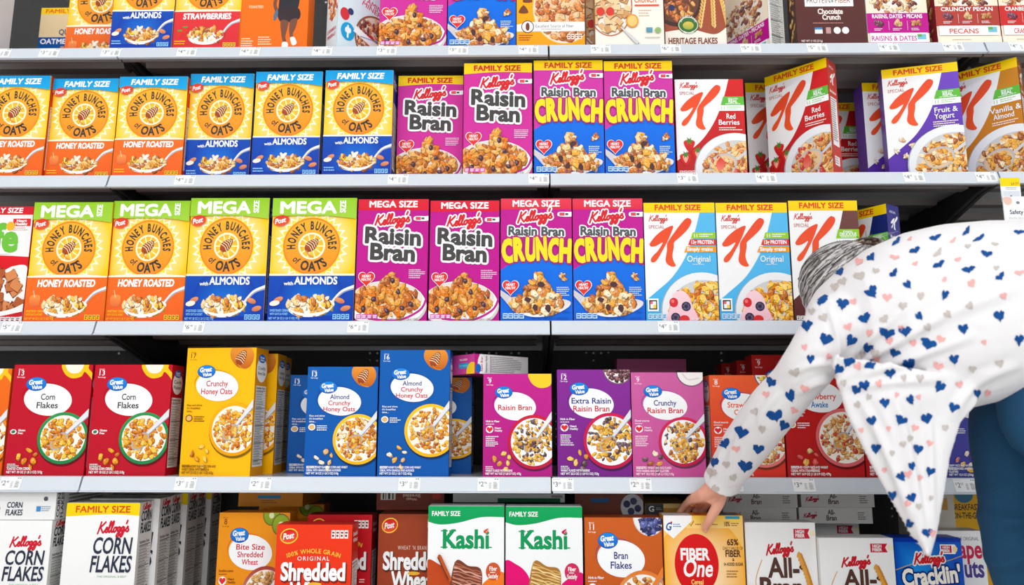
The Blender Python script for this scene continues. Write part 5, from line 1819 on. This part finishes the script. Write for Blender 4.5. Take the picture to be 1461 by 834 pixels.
cd.ell(84, 57, 13, 13, (255, 214, 0))
cd.text('1st', 84, 62, 12, (70, 72, 84), .02, w=14)
cd.text('Bottle Brush', 44, 80, 8, (196, 196, 204), .0, w=58)
cd.ell(70, 116, 30, 24, (234, 232, 240))
cd.rnd.seed(2)
for i in range(60):
    x = 50 + cd.rnd.random() * 46
    y = 98 + cd.rnd.random() * 20
    cd.stroke([(x, y), (x + cd.rnd.uniform(-3, 3), y + 14)], 2.2, cd.rnd.choice([(120, 80, 200), (150, 110, 220), (100, 60, 180)]), sm=False)
o2 = link('product_card', cd.mesh('product_card', .078, .117, 'front', .003))
o2.location = (P.x + .012, -.0275, P.z - .152)
tag(o2, 'white bottle brush card with purple bristles hanging under the clip strip', 'product card')
k = bmesh.new()
bm_box(k, -.039, .039, -.0015, .0015, 0, .117)
link('card_backing', done(k, 'card_backing', .0005), o2, m=mat('white_card', (240, 240, 242), .5))
# ------------------------------------------------------------ the person reaching down to the bottom shelf
def tube(bm, pts, rad, n=20, sub=5, cut=False):
    """a tapered limb: a tube through the joints with round ends"""
    P = [Vector(p) for p in pts]
    PP = [Vector(q) for q in catmull([tuple(p) for p in P], sub)] if len(P) > 2 else P
    RR = []
    m = len(PP)
    for i in range(m):
        t = i / max(m - 1, 1) * (len(rad) - 1)
        k = min(int(t), len(rad) - 2)
        RR.append(rad[k] + (rad[k + 1] - rad[k]) * (t - k))
    rings = []
    prev = None
    ext = []
    d0 = (PP[1] - PP[0]).normalized()
    d1 = (PP[-1] - PP[-2]).normalized()
    for j in (1.0, .8, .45):
        ext.append((PP[0] - d0 * RR[0] * j, RR[0] * math.sqrt(max(1 - j * j, .002)), d0))
    for i in range(m):
        d = (PP[min(i + 1, m - 1)] - PP[max(i - 1, 0)]).normalized()
        ext.append((PP[i], RR[i], d))
    for j in () if cut else (.45, .8, 1.0):
        ext.append((PP[-1] + d1 * RR[-1] * j, RR[-1] * math.sqrt(max(1 - j * j, .002)), d1))
    ref = Vector((0, 0, 1)) if abs(d0.z) < .9 else Vector((1, 0, 0))
    u = d0.cross(ref).normalized()
    for p, r, d in ext:
        u = (u - d * u.dot(d)).normalized()
        v = d.cross(u)
        rings.append([bm.verts.new(p + (u * math.cos(a) + v * math.sin(a)) * r) for a in [k * 2 * math.pi / n for k in range(n)]])
    for a, b in zip(rings, rings[1:]):
        for k in range(n):
            bm.faces.new((a[k], a[(k + 1) % n], b[(k + 1) % n], b[k]))
    bm.faces.new(rings[0][::-1])
    bm.faces.new(rings[-1])


def blobm(bm, c, r, rot=None, seg=24):
    q = bmesh.ops.create_uvsphere(bm, u_segments=seg, v_segments=seg // 2, radius=1)
    M = Matrix.Translation(c) @ (rot or Matrix.Identity(4)) @ Matrix.Diagonal((*r, 1))
    bmesh.ops.transform(bm, matrix=M, verts=q['verts'])


def fuse(bm, name, voxel, smooth=4, fac=.5):
    """weld overlapping closed shapes into one continuous skin"""
    bmesh.ops.recalc_face_normals(bm, faces=bm.faces[:])
    me = bpy.data.meshes.new(name)
    bm.to_mesh(me)
    bm.free()
    o = bpy.data.objects.new(name, me)
    COL.objects.link(o)
    r = o.modifiers.new('weld', 'REMESH')
    r.mode = 'VOXEL'
    r.voxel_size = voxel
    s = o.modifiers.new('relax', 'SMOOTH')
    s.iterations = smooth
    s.factor = fac
    C.view_layer.update()
    out = bpy.data.meshes.new_from_object(o.evaluated_get(C.evaluated_depsgraph_get()))
    out.name = name
    bpy.data.objects.remove(o)
    bpy.data.meshes.remove(me)
    out.polygons.foreach_set('use_smooth', [True] * len(out.polygons))
    return out


def loft(bm, secs, n=40, e=2.3):
    """torso-like body through (centre, half depth, half height) sections"""
    rings = []
    for c, d, h in secs:
        ring = []
        for k in range(n):
            a = k * 2 * math.pi / n
            ca, sa = math.cos(a), math.sin(a)
            ring.append(bm.verts.new((c.x, c.y + d * math.copysign(abs(ca) ** (2 / e), ca), c.z + h * math.copysign(abs(sa) ** (2 / e), sa))))
        rings.append(ring)
    for a, b in zip(rings, rings[1:]):
        for k in range(n):
            bm.faces.new((a[k], a[(k + 1) % n], b[(k + 1) % n], b[k]))
    bm.faces.new(rings[0][::-1])
    bm.faces.new(rings[-1])


YT = -.42                                  # the trunk's middle plane, in front of the shelves
TRUNK = [(1158, 432, 478, -.41, .04), (1176, 408, 512, -.41, .09), (1204, 384, 545, YT, .135), (1242, 356, 566, YT, .165), (1290, 336, 580, YT, .18), (1340, 325, 588, YT, .185),
         (1400, 320, 574, YT, .185), (1461, 320, 553, YT, .185), (1540, 326, 556, YT, .185), (1600, 345, 575, YT, .178), (1640, 385, 560, YT, .14), (1655, 420, 530, YT, .08)]


def sect(px, t, b, y, d, k=1.0):
    A, B = at(px, t, y), at(px, b, y)
    return (A + B) / 2, d * k, (A.z - B.z) / 2 * k


# --- body: one continuous skin
bm = bmesh.new()
loft(bm, [sect(*q, k=.76) for q in TRUNK[2:-4]])
HD = at(1212, 420, -.33)
fdir = Vector((-.62, .3, -.72)).normalized()
up_ = Vector((-.55, .1, .6))
up_ = (up_ - fdir * up_.dot(fdir)).normalized()
sd_ = fdir.cross(up_)
HR = Matrix((sd_, fdir, up_)).transposed().to_4x4()
hp = lambda x, y, z: HD + sd_ * x + fdir * y + up_ * z
blobm(bm, HD, (.073, .092, .1), HR)
tube(bm, [hp(0, .045, -.06), hp(0, .06, -.085)], [.045, .03])
tube(bm, [hp(0, .085, .012), hp(0, .104, -.018), hp(0, .094, -.026)], [.009, .012, .01])
for s_ in (-1, 1):
    blobm(bm, hp(.074 * s_, -.005, -.012), (.009, .019, .03), HR, 12)
    blobm(bm, hp(.012 * s_, .09, -.055), (.014, .008, .006), HR, 12)
tube(bm, [HD + (at(1215, 440, YT) - HD) * .2, at(1222, 446, YT)], [.055, .065])
SH = at(1180, 488, -.46)
EL = at(1098, 582, -.33)
WR = at(1025, 690, -.088)
tube(bm, [at(1225, 470, -.44), SH, EL], [.05, .036, .034])
tube(bm, [EL, at(1062, 636, -.21), WR], [.034, .034, .025])
# hand: palm over the carton, fingers down its back, thumb on its front
MCP = [(984.5, 712.5, .012), (993, 712, .022), (1002.5, 712, .028), (1012, 713, .022)]
MC = [at(*q) for q in MCP]
for q, m_, r_ in zip(MCP, MC, (.0112, .0116, .0118, .0115)):
    tube(bm, [WR, at(1025 + (q[0] - 1025) * .52, 691 + (q[1] - 691) * .60, -.062), m_], [.022, .0165, r_], sub=2)
FING = [((975.5, 722, .066), (967, 736, .082), (965, 747, .080)), ((984.5, 721, .076), (977, 737, .090), (976, 752, .083)), ((995.5, 722, .080), (990, 738, .092), (989, 755, .084)), ((1005, 724, .076), (1001, 738, .090), (1000, 754, .083))]
for m_, f_, r_ in zip(MC, FING, (.0080, .0086, .0090, .0088)):
    tube(bm, [m_] + [at(*q) for q in f_], [r_ * 1.3, r_ * 1.06, r_, r_ * .85], n=14)
TH = [at(1027, 703, -.055), at(1023.5, 721, -.058), at(1014, 738, -.044), at(1006, 752.5, -.0105)]
tube(bm, [WR] + TH[:2], [.022, .02, .0145])
tube(bm, TH[1:], [.0145, .0118, .0092], n=16)
blobm(bm, at(1016, 709, -.06), (.02, .018, .017))
tube(bm, [WR, at(1005, 704, -.062), at(998, 709, -.028)], [.024, .0175, .0125])
# the far arm hangs straight down behind the blouse's tail; then the legs
FA = [at(1225, 470, -.30), at(1285, 560, -.30), at(1298, 655, -.33)]
tube(bm, FA, [.055, .045, .028])
tube(bm, [FA[2], at(1300, 685, -.335)], [.026, .03])
for k_ in range(4):
    tube(bm, [at(1300, 690, -.355 + k_ * .017), at(1300, 705, -.357 + k_ * .018), at(1297, 722 + (2 if k_ in (1, 2) else -3), -.355 + k_ * .017)], [.0105, .0088, .007], n=10)
tube(bm, [at(1298, 680, -.36), at(1292, 693, -.375), at(1288, 704, -.375)], [.014, .0105, .0085], n=10)
HIPX = at(1572, 500, YT).x
LEGS = []
for y_ in (YT - .095, YT + .10):
    kx = at(1526, 800, YT).x
    LEGS.append([Vector((HIPX - .07, y_, .80)), Vector((kx + .005, y_, .62)), Vector((kx + .01, y_, .42)), Vector((kx + .05, y_, .1))])
    tube(bm, LEGS[-1], [.085, .08, .06, .04])
    tube(bm, [Vector((kx + .06, y_, .055)), Vector((kx - .06, y_ - .01, .04)), Vector((kx - .12, y_ - .015, .03))], [.04, .034, .022])
body = fuse(bm, 'body', .0032, 3)
M_SKIN = mat('warm_skin', (238, 172, 146), .5, spec=.35, bump=.15, bscale=160, bdist=.001, var=.12)
M_SKIN.node_tree.nodes['Principled BSDF'].inputs['Subsurface Weight'].default_value = .12
M_SKIN.node_tree.nodes['Principled BSDF'].inputs['Subsurface Radius'].default_value = (.01, .004, .002)
person = link('person', body, m=M_SKIN)
tag(person, 'person bending down in a white heart-print blouse and jeans, hand on the fibre carton', 'person')
# thumb nail and ring
q = bmesh.new()
T = TH[3]
nd = (TH[3] - TH[2]).normalized()
nrm = Vector((.25, -.9, .25))
nrm = (nrm - nd * nrm.dot(nd)).normalized()
blobm(q, T + nrm * .0082 + nd * .003, (.0052, .0068, .0014), Matrix((nd.cross(nrm), nd, nrm)).transposed().to_4x4(), 12)
tag(link('thumb_nail', done(q, 'thumb_nail', smooth=True), person, m=mat('pale_nail', (238, 186, 164), .25)), None, None)
q = bmesh.new()
Fa, Fb = MC[1], at(*FING[1][0])
dd = (Fb - Fa).normalized()
cc = Fa.lerp(Fb, .42)
ua = dd.orthogonal().normalized()
va = dd.cross(ua)
N1, N2 = 28, 8
vs = [[q.verts.new(cc + (ua * math.cos(a) + va * math.sin(a)) * (.0112 + .0011 * math.cos(b)) + dd * .0016 * math.sin(b)) for b in [k * 6.2832 / N2 for k in range(N2)]] for a in [k * 6.2832 / N1 for k in range(N1)]]
for i in range(N1):
    for j in range(N2):
        q.faces.new((vs[i][j], vs[(i + 1) % N1][j], vs[(i + 1) % N1][(j + 1) % N2], vs[i][(j + 1) % N2]))
tag(link('ring', done(q, 'ring', smooth=True), person, m=mat('gold_ring', (240, 190, 90), .2, 1)), 'thin gold ring', None)

# --- blouse: trunk, sleeves and the front tail hanging down, one cloth
bm = bmesh.new()
loft(bm, [sect(*q) for q in TRUNK], 48)
SLEEVE = [(1196, 462, -.47), (1160, 512, -.455), (1134, 546, -.40), (1102, 583, -.33), (1064, 634, -.21), (1037, 674, -.125), (1029, 689, -.10)]
tube(bm, [at(*q) for q in SLEEVE], [.066, .054, .050, .054, .053, .045, .046], n=32, cut=True)
tube(bm, [at(1235, 470, -.31), at(1285, 560, -.30), at(1297, 645, -.328)], [.075, .06, .045], n=24)
# tail: a sheet between its two edges, hanging from the near flank
LE = [(1186, 505), (1196, 545), (1210, 590), (1238, 648), (1270, 708), (1302, 766), (1321, 793)]
RE = [(1400, 540), (1395, 577), (1372, 602), (1357, 650), (1348, 705), (1338, 760), (1328, 794)]
NU, NV = 26, 40
front, back = [], []
for j in range(NV):
    t = j / (NV - 1) * (len(LE) - 1)
    k = min(int(t), len(LE) - 2)
    f_ = t - k
    la = (LE[k][0] + (LE[k + 1][0] - LE[k][0]) * f_, LE[k][1] + (LE[k + 1][1] - LE[k][1]) * f_)
    ra = (RE[k][0] + (RE[k + 1][0] - RE[k][0]) * f_, RE[k][1] + (RE[k + 1][1] - RE[k][1]) * f_)
    tt = j / (NV - 1)
    rf, rb = [], []
    for i in range(NU):
        s_ = i / (NU - 1)
        px, py = la[0] + (ra[0] - la[0]) * s_, la[1] + (ra[1] - la[1]) * s_
        Y = -.585 + .05 * tt + .035 * (abs(s_ - .5) * 2) ** 2 * (1 - tt * .5) + .007 * math.sin(s_ * 11 + 1.2 * tt) * min(1, tt * 3) * (1.2 - tt)
        rf.append(bm.verts.new(at(px, py, Y)))
        rb.append(bm.verts.new(at(px, py, Y) + Vector((0, .015, 0))))
    front.append(rf)
    back.append(rb)
for j in range(NV - 1):
    for i in range(NU - 1):
        bm.faces.new((front[j][i], front[j][i + 1], front[j + 1][i + 1], front[j + 1][i]))
        bm.faces.new((back[j][i], back[j + 1][i], back[j + 1][i + 1], back[j][i + 1]))
for A_, s0 in ((0, 1), (NU - 1, -1)):
    for j in range(NV - 1):
        f = (front[j][A_], front[j + 1][A_], back[j + 1][A_], back[j][A_])
        bm.faces.new(f if s0 > 0 else f[::-1])
for i in range(NU - 1):
    bm.faces.new((front[0][i], back[0][i], back[0][i + 1], front[0][i + 1]))
    bm.faces.new((front[-1][i], front[-1][i + 1], back[-1][i + 1], back[-1][i]))
blouse = fuse(bm, 'blouse', .0045, 6)
# folds pulled from the armpit and along the hanging tail
FOLDS = [((1198, 542), (1262, 498), (1345, 452), 6, .0075), ((1200, 546), (1280, 517), (1385, 480), 7, .007), ((1196, 536), (1230, 495), (1290, 440), 5, .006), ((1204, 552), (1270, 545), (1340, 540), 6, .006),
         ((1190, 530), (1196, 490), (1184, 440), 4, .006), ((1196, 548), (1170, 545), (1140, 560), 5, .006), ((1188, 520), (1160, 520), (1128, 532), 5, .005), ((1230, 575), (1262, 640), (1300, 735), 6, .006),
         ((1275, 560), (1296, 640), (1316, 745), 6, .0065), ((1325, 590), (1328, 650), (1330, 740), 5, .005), ((1110, 560), (1090, 585), (1082, 610), 5, .004), ((1072, 590), (1050, 630), (1040, 660), 4, .004),
         ((1300, 470), (1370, 440), (1450, 410), 9, .006), ((1360, 590), (1395, 545), (1455, 520), 7, .005), ((1030, 640), (1022, 665), (1012, 690), 3.5, .004), ((1150, 440), (1180, 430), (1215, 445), 5, .004)]
nv = len(blouse.vertices)
co = np.zeros(nv * 3, 'f')
no = np.zeros(nv * 3, 'f')
blouse.vertices.foreach_get('co', co)
blouse.vertices.foreach_get('normal', no)
co, no = co.reshape(-1, 3).astype(float), no.reshape(-1, 3).astype(float)
rel = co - np.array(EYE)
dep = rel @ np.array(_fw)
sx_, sy_ = 730.5 + F * (rel @ np.array(RT)) / dep, 417 - F * (rel @ np.array(UP)) / dep
disp = np.zeros(nv)
for a_, b_, c_, w_, h_ in FOLDS:
    L = catmull([a_, b_, c_], 10)
    best = np.full(nv, 1e9)
    bt = np.zeros(nv)
    for i in range(len(L) - 1):
        p, q_ = np.array(L[i]), np.array(L[i + 1])
        d_ = q_ - p
        t = np.clip(((sx_ - p[0]) * d_[0] + (sy_ - p[1]) * d_[1]) / (d_ @ d_), 0, 1)
        ds = np.hypot(sx_ - p[0] - d_[0] * t, sy_ - p[1] - d_[1] * t)
        u_ = ds < best
        best[u_] = ds[u_]
        bt[u_] = (i + t[u_]) / (len(L) - 1)
    env = np.sin(np.clip(bt, .02, .98) * math.pi) ** .5
    disp += h_ * env * (np.exp(-(best / w_) ** 2) - .45 * np.exp(-((best - 1.9 * w_) / w_) ** 2))
disp *= np.clip(-(rel * no).sum(1) / np.linalg.norm(rel, axis=1) * 3, 0, 1)
rr = random.Random(5)
co += no * disp[:, None]
blouse.vertices.foreach_set('co', co.astype('f').ravel())
blouse.update()

# the heart print: brushed hearts lying on the cloth
M_CLOTH = mat('white_cotton_gauze', (228, 225, 226), .85, spec=.2, bump=.25, bscale=120, bdist=.0015)
M_CLOTH.node_tree.nodes['Principled BSDF'].inputs['Subsurface Weight'].default_value = .08
M_CLOTH.node_tree.nodes['Principled BSDF'].inputs['Subsurface Radius'].default_value = (.01, .01, .01)
HB, HP, HG = mat('blue_heart_print', (10, 78, 150), .8, spec=.2, var=.45, bscale=90), mat('pink_heart_print', (244, 176, 172), .8, spec=.2, var=.22, bscale=90), mat('taupe_heart_print', (200, 190, 184), .8, spec=.2, var=.22, bscale=90)
BLUE = '1171,427 1202,433 1243,417 1234,453 1214,485 1178,483 1156,512 1267,475 1292,472 1237,496 1209,515 1196,526 1243,519 1277,503 1311,451 1295,406 1275,390 1243,367 1280,344 1306,357 1334,339 1340,377 1347,420 1326,490 1270,532 1297,519 1361,512 1374,469 1340,551 1234,549 1222,556 1382,384 1398,339 1408,362 1426,395 1426,450 1453,484 1379,330 1332,320 1453,331 1198,386 1151,464 1107,592 1127,564 1059,616 1034,632 1019,658 1082,640 1064,664 1118,606 1101,545 1263,574 1298,570 1286,599 1244,600 1322,596 1250,639 1310,640 1301,664 1286,679 1327,672 1394,561 1360,581 1273,706 1301,709 1298,747 1323,759'
PINK = '1277,367 1298,341 1306,376 1266,424 1218,430 1210,466 1347,399 1386,404 1360,343 1367,370 1285,468 1269,486 1343,484 1303,489 1339,522 1369,548 1404,488 1432,422 1455,389 1224,522 1251,512 1182,508 1148,495 1254,547 1225,373 1240,475 1094,562 1051,589 1051,640 1133,585 1148,554 1279,563 1311,566 1268,611 1305,610 1327,632 1262,670 1312,681 1296,676 1409,560 1229,613 1295,718 1330,760'
GREY = '1203,401 1190,409 1228,393 1249,386 1313,422 1288,436 1262,455 1175,453 1339,360 1381,351 1420,348 1421,382 1383,436 1352,448 1323,467 1248,503 1230,505 1289,539 1313,539 1387,526 1427,518 1203,546 1134,531 1158,444 1077,587 1088,612 1037,662 1046,681 1020,697 1239,566 1223,577 1298,625 1289,633 1273,646 1349,610 1311,722 1328,710 1016,674'
bm = bmesh.new()
bm.from_mesh(blouse)
bvh = BVHTree.FromBMesh(bm)
base_faces = len(bm.faces)


def heart_on(origin, dirf, mi, size, asp, ang):
    """a painted heart wrapped onto the cloth; dirf gives the ray through a sheet point"""
    grid = {}
    N = 30
    RG = 5
    out = []
    lobes = rr.uniform(.65, 1.35)
    sqz = rr.uniform(.7, 1.1)
    for i in range(N):
        t = i * 2 * math.pi / N
        hx = math.sin(t) ** 3
        hy = .8125 * math.cos(t) - .3125 * math.cos(2 * t) - .125 * math.cos(3 * t) - .0625 * math.cos(4 * t)
        j = 1 + rr.uniform(-.17, .15)
        hx *= j * sqz * (lobes if hx < 0 else 1)
        out.append((hx, hy * j))

    def vert(hx, hy):
        a, b = hx * size, -hy * size * asp
        x, y = a * math.cos(ang) - b * math.sin(ang), a * math.sin(ang) + b * math.cos(ang)
        o_, d_ = dirf(x, y)
        loc, nr, fi, ds = bvh.ray_cast(o_, d_)
        if loc is None:
            return None
        if nr.dot(d_) > 0:
            nr = -nr
        return (loc + nr * .0011, ds)
    rows = []
    for r_ in range(RG + 1):
        k = r_ / RG
        if r_ == 0:
            rows.append([vert(0, .1)])
        else:
            rows.append([vert(x * k, .1 + (y - .1) * k) for x, y in out])
    if rows[0][0] is None:
        return
    d0 = rows[0][0][1]
    V = [[bm.verts.new(p[0]) if p and abs(p[1] - d0) < .05 else None for p in r] for r in rows]

    def face(*v):
        if all(v):
            try:
                f = bm.faces.new(v)
                f.material_index = mi
                f.smooth = True
            except ValueError:
                pass
    for i in range(N):
        face(V[0][0], V[1][i], V[1][(i + 1) % N])
        for r_ in range(1, RG):
            face(V[r_][i], V[r_ + 1][i], V[r_ + 1][(i + 1) % N], V[r_][(i + 1) % N])


for mi, s, sz in ((1, BLUE, 9.3), (2, PINK, 6.2), (3, GREY, 6.6)):
    for k_ in s.split():
        x0, y0 = map(float, k_.split(','))
        onback = x0 > 1230 and y0 < 470
        asp = .45 if y0 < 350 and onback else .62 if y0 < 400 and onback else 1.0
        if y0 > 560 and x0 > 1200:
            asp = 1.15
        ang = rr.uniform(-.6, .6) - (.35 if onback else 0)
        heart_on(None, lambda x, y: (EYE, pray(x0 + x, y0 + y).normalized()), mi, sz * rr.uniform(.85, 1.12) * (.78 if y0 > 560 and x0 > 1200 else 1), asp, ang)
# the print goes on round the far side of the cloth
for q in range(70):
    x0, z0 = rr.uniform(1.62, 2.5), rr.uniform(.55, 1.12)
    heart_on(None, lambda x, y: (Vector((x0 + x, .6, z0 + y)), Vector((0, -1, 0))), rr.choice((1, 1, 2, 3)), .012, 1, rr.uniform(-.8, .8))
for q in range(34):
    x0, z0 = rr.uniform(2.16, 2.48), rr.uniform(.78, 1.06)
    heart_on(None, lambda x, y: (Vector((x0 + x, -1.4, z0 - y)), Vector((0, 1, 0))), rr.choice((1, 1, 2, 3)), .012, 1, rr.uniform(-.8, .8))
for q in range(40):
    x0, y0 = rr.uniform(1.8, 2.4), rr.uniform(-.41, -.26)
    heart_on(None, lambda x, y: (Vector((x0 + x, y0 + y, 1.6)), Vector((0, 0, -1))), rr.choice((1, 1, 2, 3)), .012, 1, rr.uniform(-.8, .8))
bm.to_mesh(blouse)
bm.free()
for m_ in (M_CLOTH, HB, HP, HG):
    blouse.materials.append(m_)
tag(link('blouse', blouse, person), 'white gauze blouse with blue, pink and taupe hearts', None)

# --- jeans
bm = bmesh.new()
loft(bm, [(Vector((at(1625, 470, YT).x, YT, .95)), .10, .07), (Vector((at(1606, 480, YT).x, YT, .92)), .165, .14), (Vector((at(1545, 500, YT).x, YT, .90)), .172, .17), (Vector((at(1490, 540, YT).x, YT, .84)), .165, .105), (Vector((at(1452, 570, YT).x, YT, .80)), .15, .07)], 36)
for P in LEGS:
    kx = at(1526, 800, YT).x
    y_ = P[0].y
    tube(bm, [Vector((HIPX - .06, y_, .80)), Vector((kx + .012, y_, .68)), Vector((kx + .006, y_, .55)), Vector((kx + .0, y_, .42)), Vector((kx + .03, y_, .25)), Vector((kx + .05, y_, .09))], [.125, .116, .105, .098, .085, .08], n=36)
tube(bm, [at(1484, 560, YT - .06), at(1496, 600, YT - .06)], [.08, .085], n=30)
jeans = fuse(bm, 'jeans', .006, 5)
co = np.zeros(len(jeans.vertices) * 3, 'f')
no = np.zeros(len(jeans.vertices) * 3, 'f')
jeans.vertices.foreach_get('co', co)
jeans.vertices.foreach_get('normal', no)
co, no = co.reshape(-1, 3), no.reshape(-1, 3)
for z0, sl, w_, h_ in ((.60, .9, .02, .005), (.52, .6, .016, .007), (.475, -.5, .014, .006), (.45, .8, .016, .006)):
    d_ = co[:, 2] - z0 - (co[:, 0] - 2.2) * sl
    co += no * (h_ * np.exp(-(d_ / w_) ** 2) * (1 + .6 * np.sin(co[:, 1] * 30)))[:, None]
jeans.vertices.foreach_set('co', co.ravel())
jeans.update()
M_DENIM = mat('dark_blue_denim', (36, 82, 118), .85, spec=.2, bump=.3, bscale=260, bdist=.001, var=.3)
tag(link('jeans', jeans, person, m=M_DENIM), 'dark blue denim jeans', None)
for P in LEGS:
    q = bmesh.new()
    kx = at(1526, 800, YT).x
    tube(q, [Vector((kx + .075, P[0].y, .05)), Vector((kx - .03, P[0].y - .005, .048)), Vector((kx - .14, P[0].y - .012, .04))], [.048, .044, .034], n=20)
    bm_box(q, kx - .175, kx + .125, P[0].y - .05, P[0].y + .045, .001, .02)
    link('shoe', fuse(q, 'shoe', .006, 4), person, m=mat('grey_canvas_shoe', (120, 120, 126), .8))

# --- hair: cap, strands combed forward from the nape, small twisted bun
q = bmesh.new()
blobm(q, hp(0, -.012, .012), (.083, .098, .106), HR, 40)
BUN = at(1238, 352, -.36)
rh = random.Random(9)
bvq = BVHTree.FromBMesh(q)
NP = hp(0, -.07, .085)


HC = [(len(q.verts), (120, 114, 112))]


def strand(bm_, pts, r0, pal=((190, 186, 184), (214, 210, 208), (150, 144, 142), (104, 98, 96), (70, 64, 62), (226, 222, 220))):
    b0_ = len(bm_.verts)
    tube(bm_, pts, [r0, r0, r0 * .5], n=6, sub=6)
    HC.append((len(bm_.verts) - b0_, rh.choice(pal)))


CEN = hp(0, -.012, .012)


def on_cap(p, lift):
    d = (p - CEN).normalized()
    loc, nr, fi, ds = bvq.ray_cast(CEN + d * .3, -d)
    return loc + nr * lift if loc else p


for i in range(520):                       # combed from the knot over the crown towards the forehead
    th = rh.uniform(-1.15, .95)
    cc_ = rh.uniform(-.5, 1.0)
    tdir = (-RT * math.cos(th) + UP * (math.sin(th) - .35) - _fw * cc_).normalized()
    tgt = CEN + tdir * .1
    b0 = BUN + RT * rh.uniform(-.012, .008) + UP * rh.uniform(-.02, .008) - _fw * rh.uniform(-.02, .02)
    lf = rh.uniform(0, .003)
    pts = [on_cap(b0.lerp(tgt, t) - _fw * .02 * math.sin(t * 3.1), lf) for t in (0, .15, .3, .45, .6, .75, .9, 1)]
    strand(q, pts, rh.uniform(.0008, .0017))
for i in range(46):                        # the bun's twisted locks
    a0 = rh.uniform(0, 6.28)
    R_ = rh.uniform(.012, .027)
    pts = [BUN + RT * (R_ * 1.35 * math.cos(a0 + t)) + UP * (R_ * .62 * math.sin(a0 + t) + .002) - _fw * rh.uniform(-.012, .018) for t in (0, .7, 1.4, 2.1, 2.8)]
    strand(q, pts, rh.uniform(.0022, .004), ((96, 76, 66), (126, 104, 92), (70, 58, 54), (160, 148, 140), (60, 50, 46)))
for i in range(26):                        # stray wisps
    b0 = BUN + RT * rh.uniform(-.01, .045) + UP * rh.uniform(-.012, .012)
    strand(q, [b0, b0 + RT * rh.uniform(-.02, .03) + UP * rh.uniform(.008, .026), b0 + RT * rh.uniform(-.01, .05) + UP * rh.uniform(-.004, .026)], .0005)
M_HAIR = print_mat('streaked_grey_hair', .4, .9)
hm = done(q, 'hair', smooth=True)
at_ = hm.color_attributes.new('print', 'FLOAT_COLOR', 'POINT')
cc = []
for n_, c_ in HC:
    cc += [(*lin(c_), 1)] * n_
at_.data.foreach_set('color', np.array(cc, 'f').ravel())
tag(link('hair', hm, person, m=M_HAIR), 'grey hair in a small bun', None)
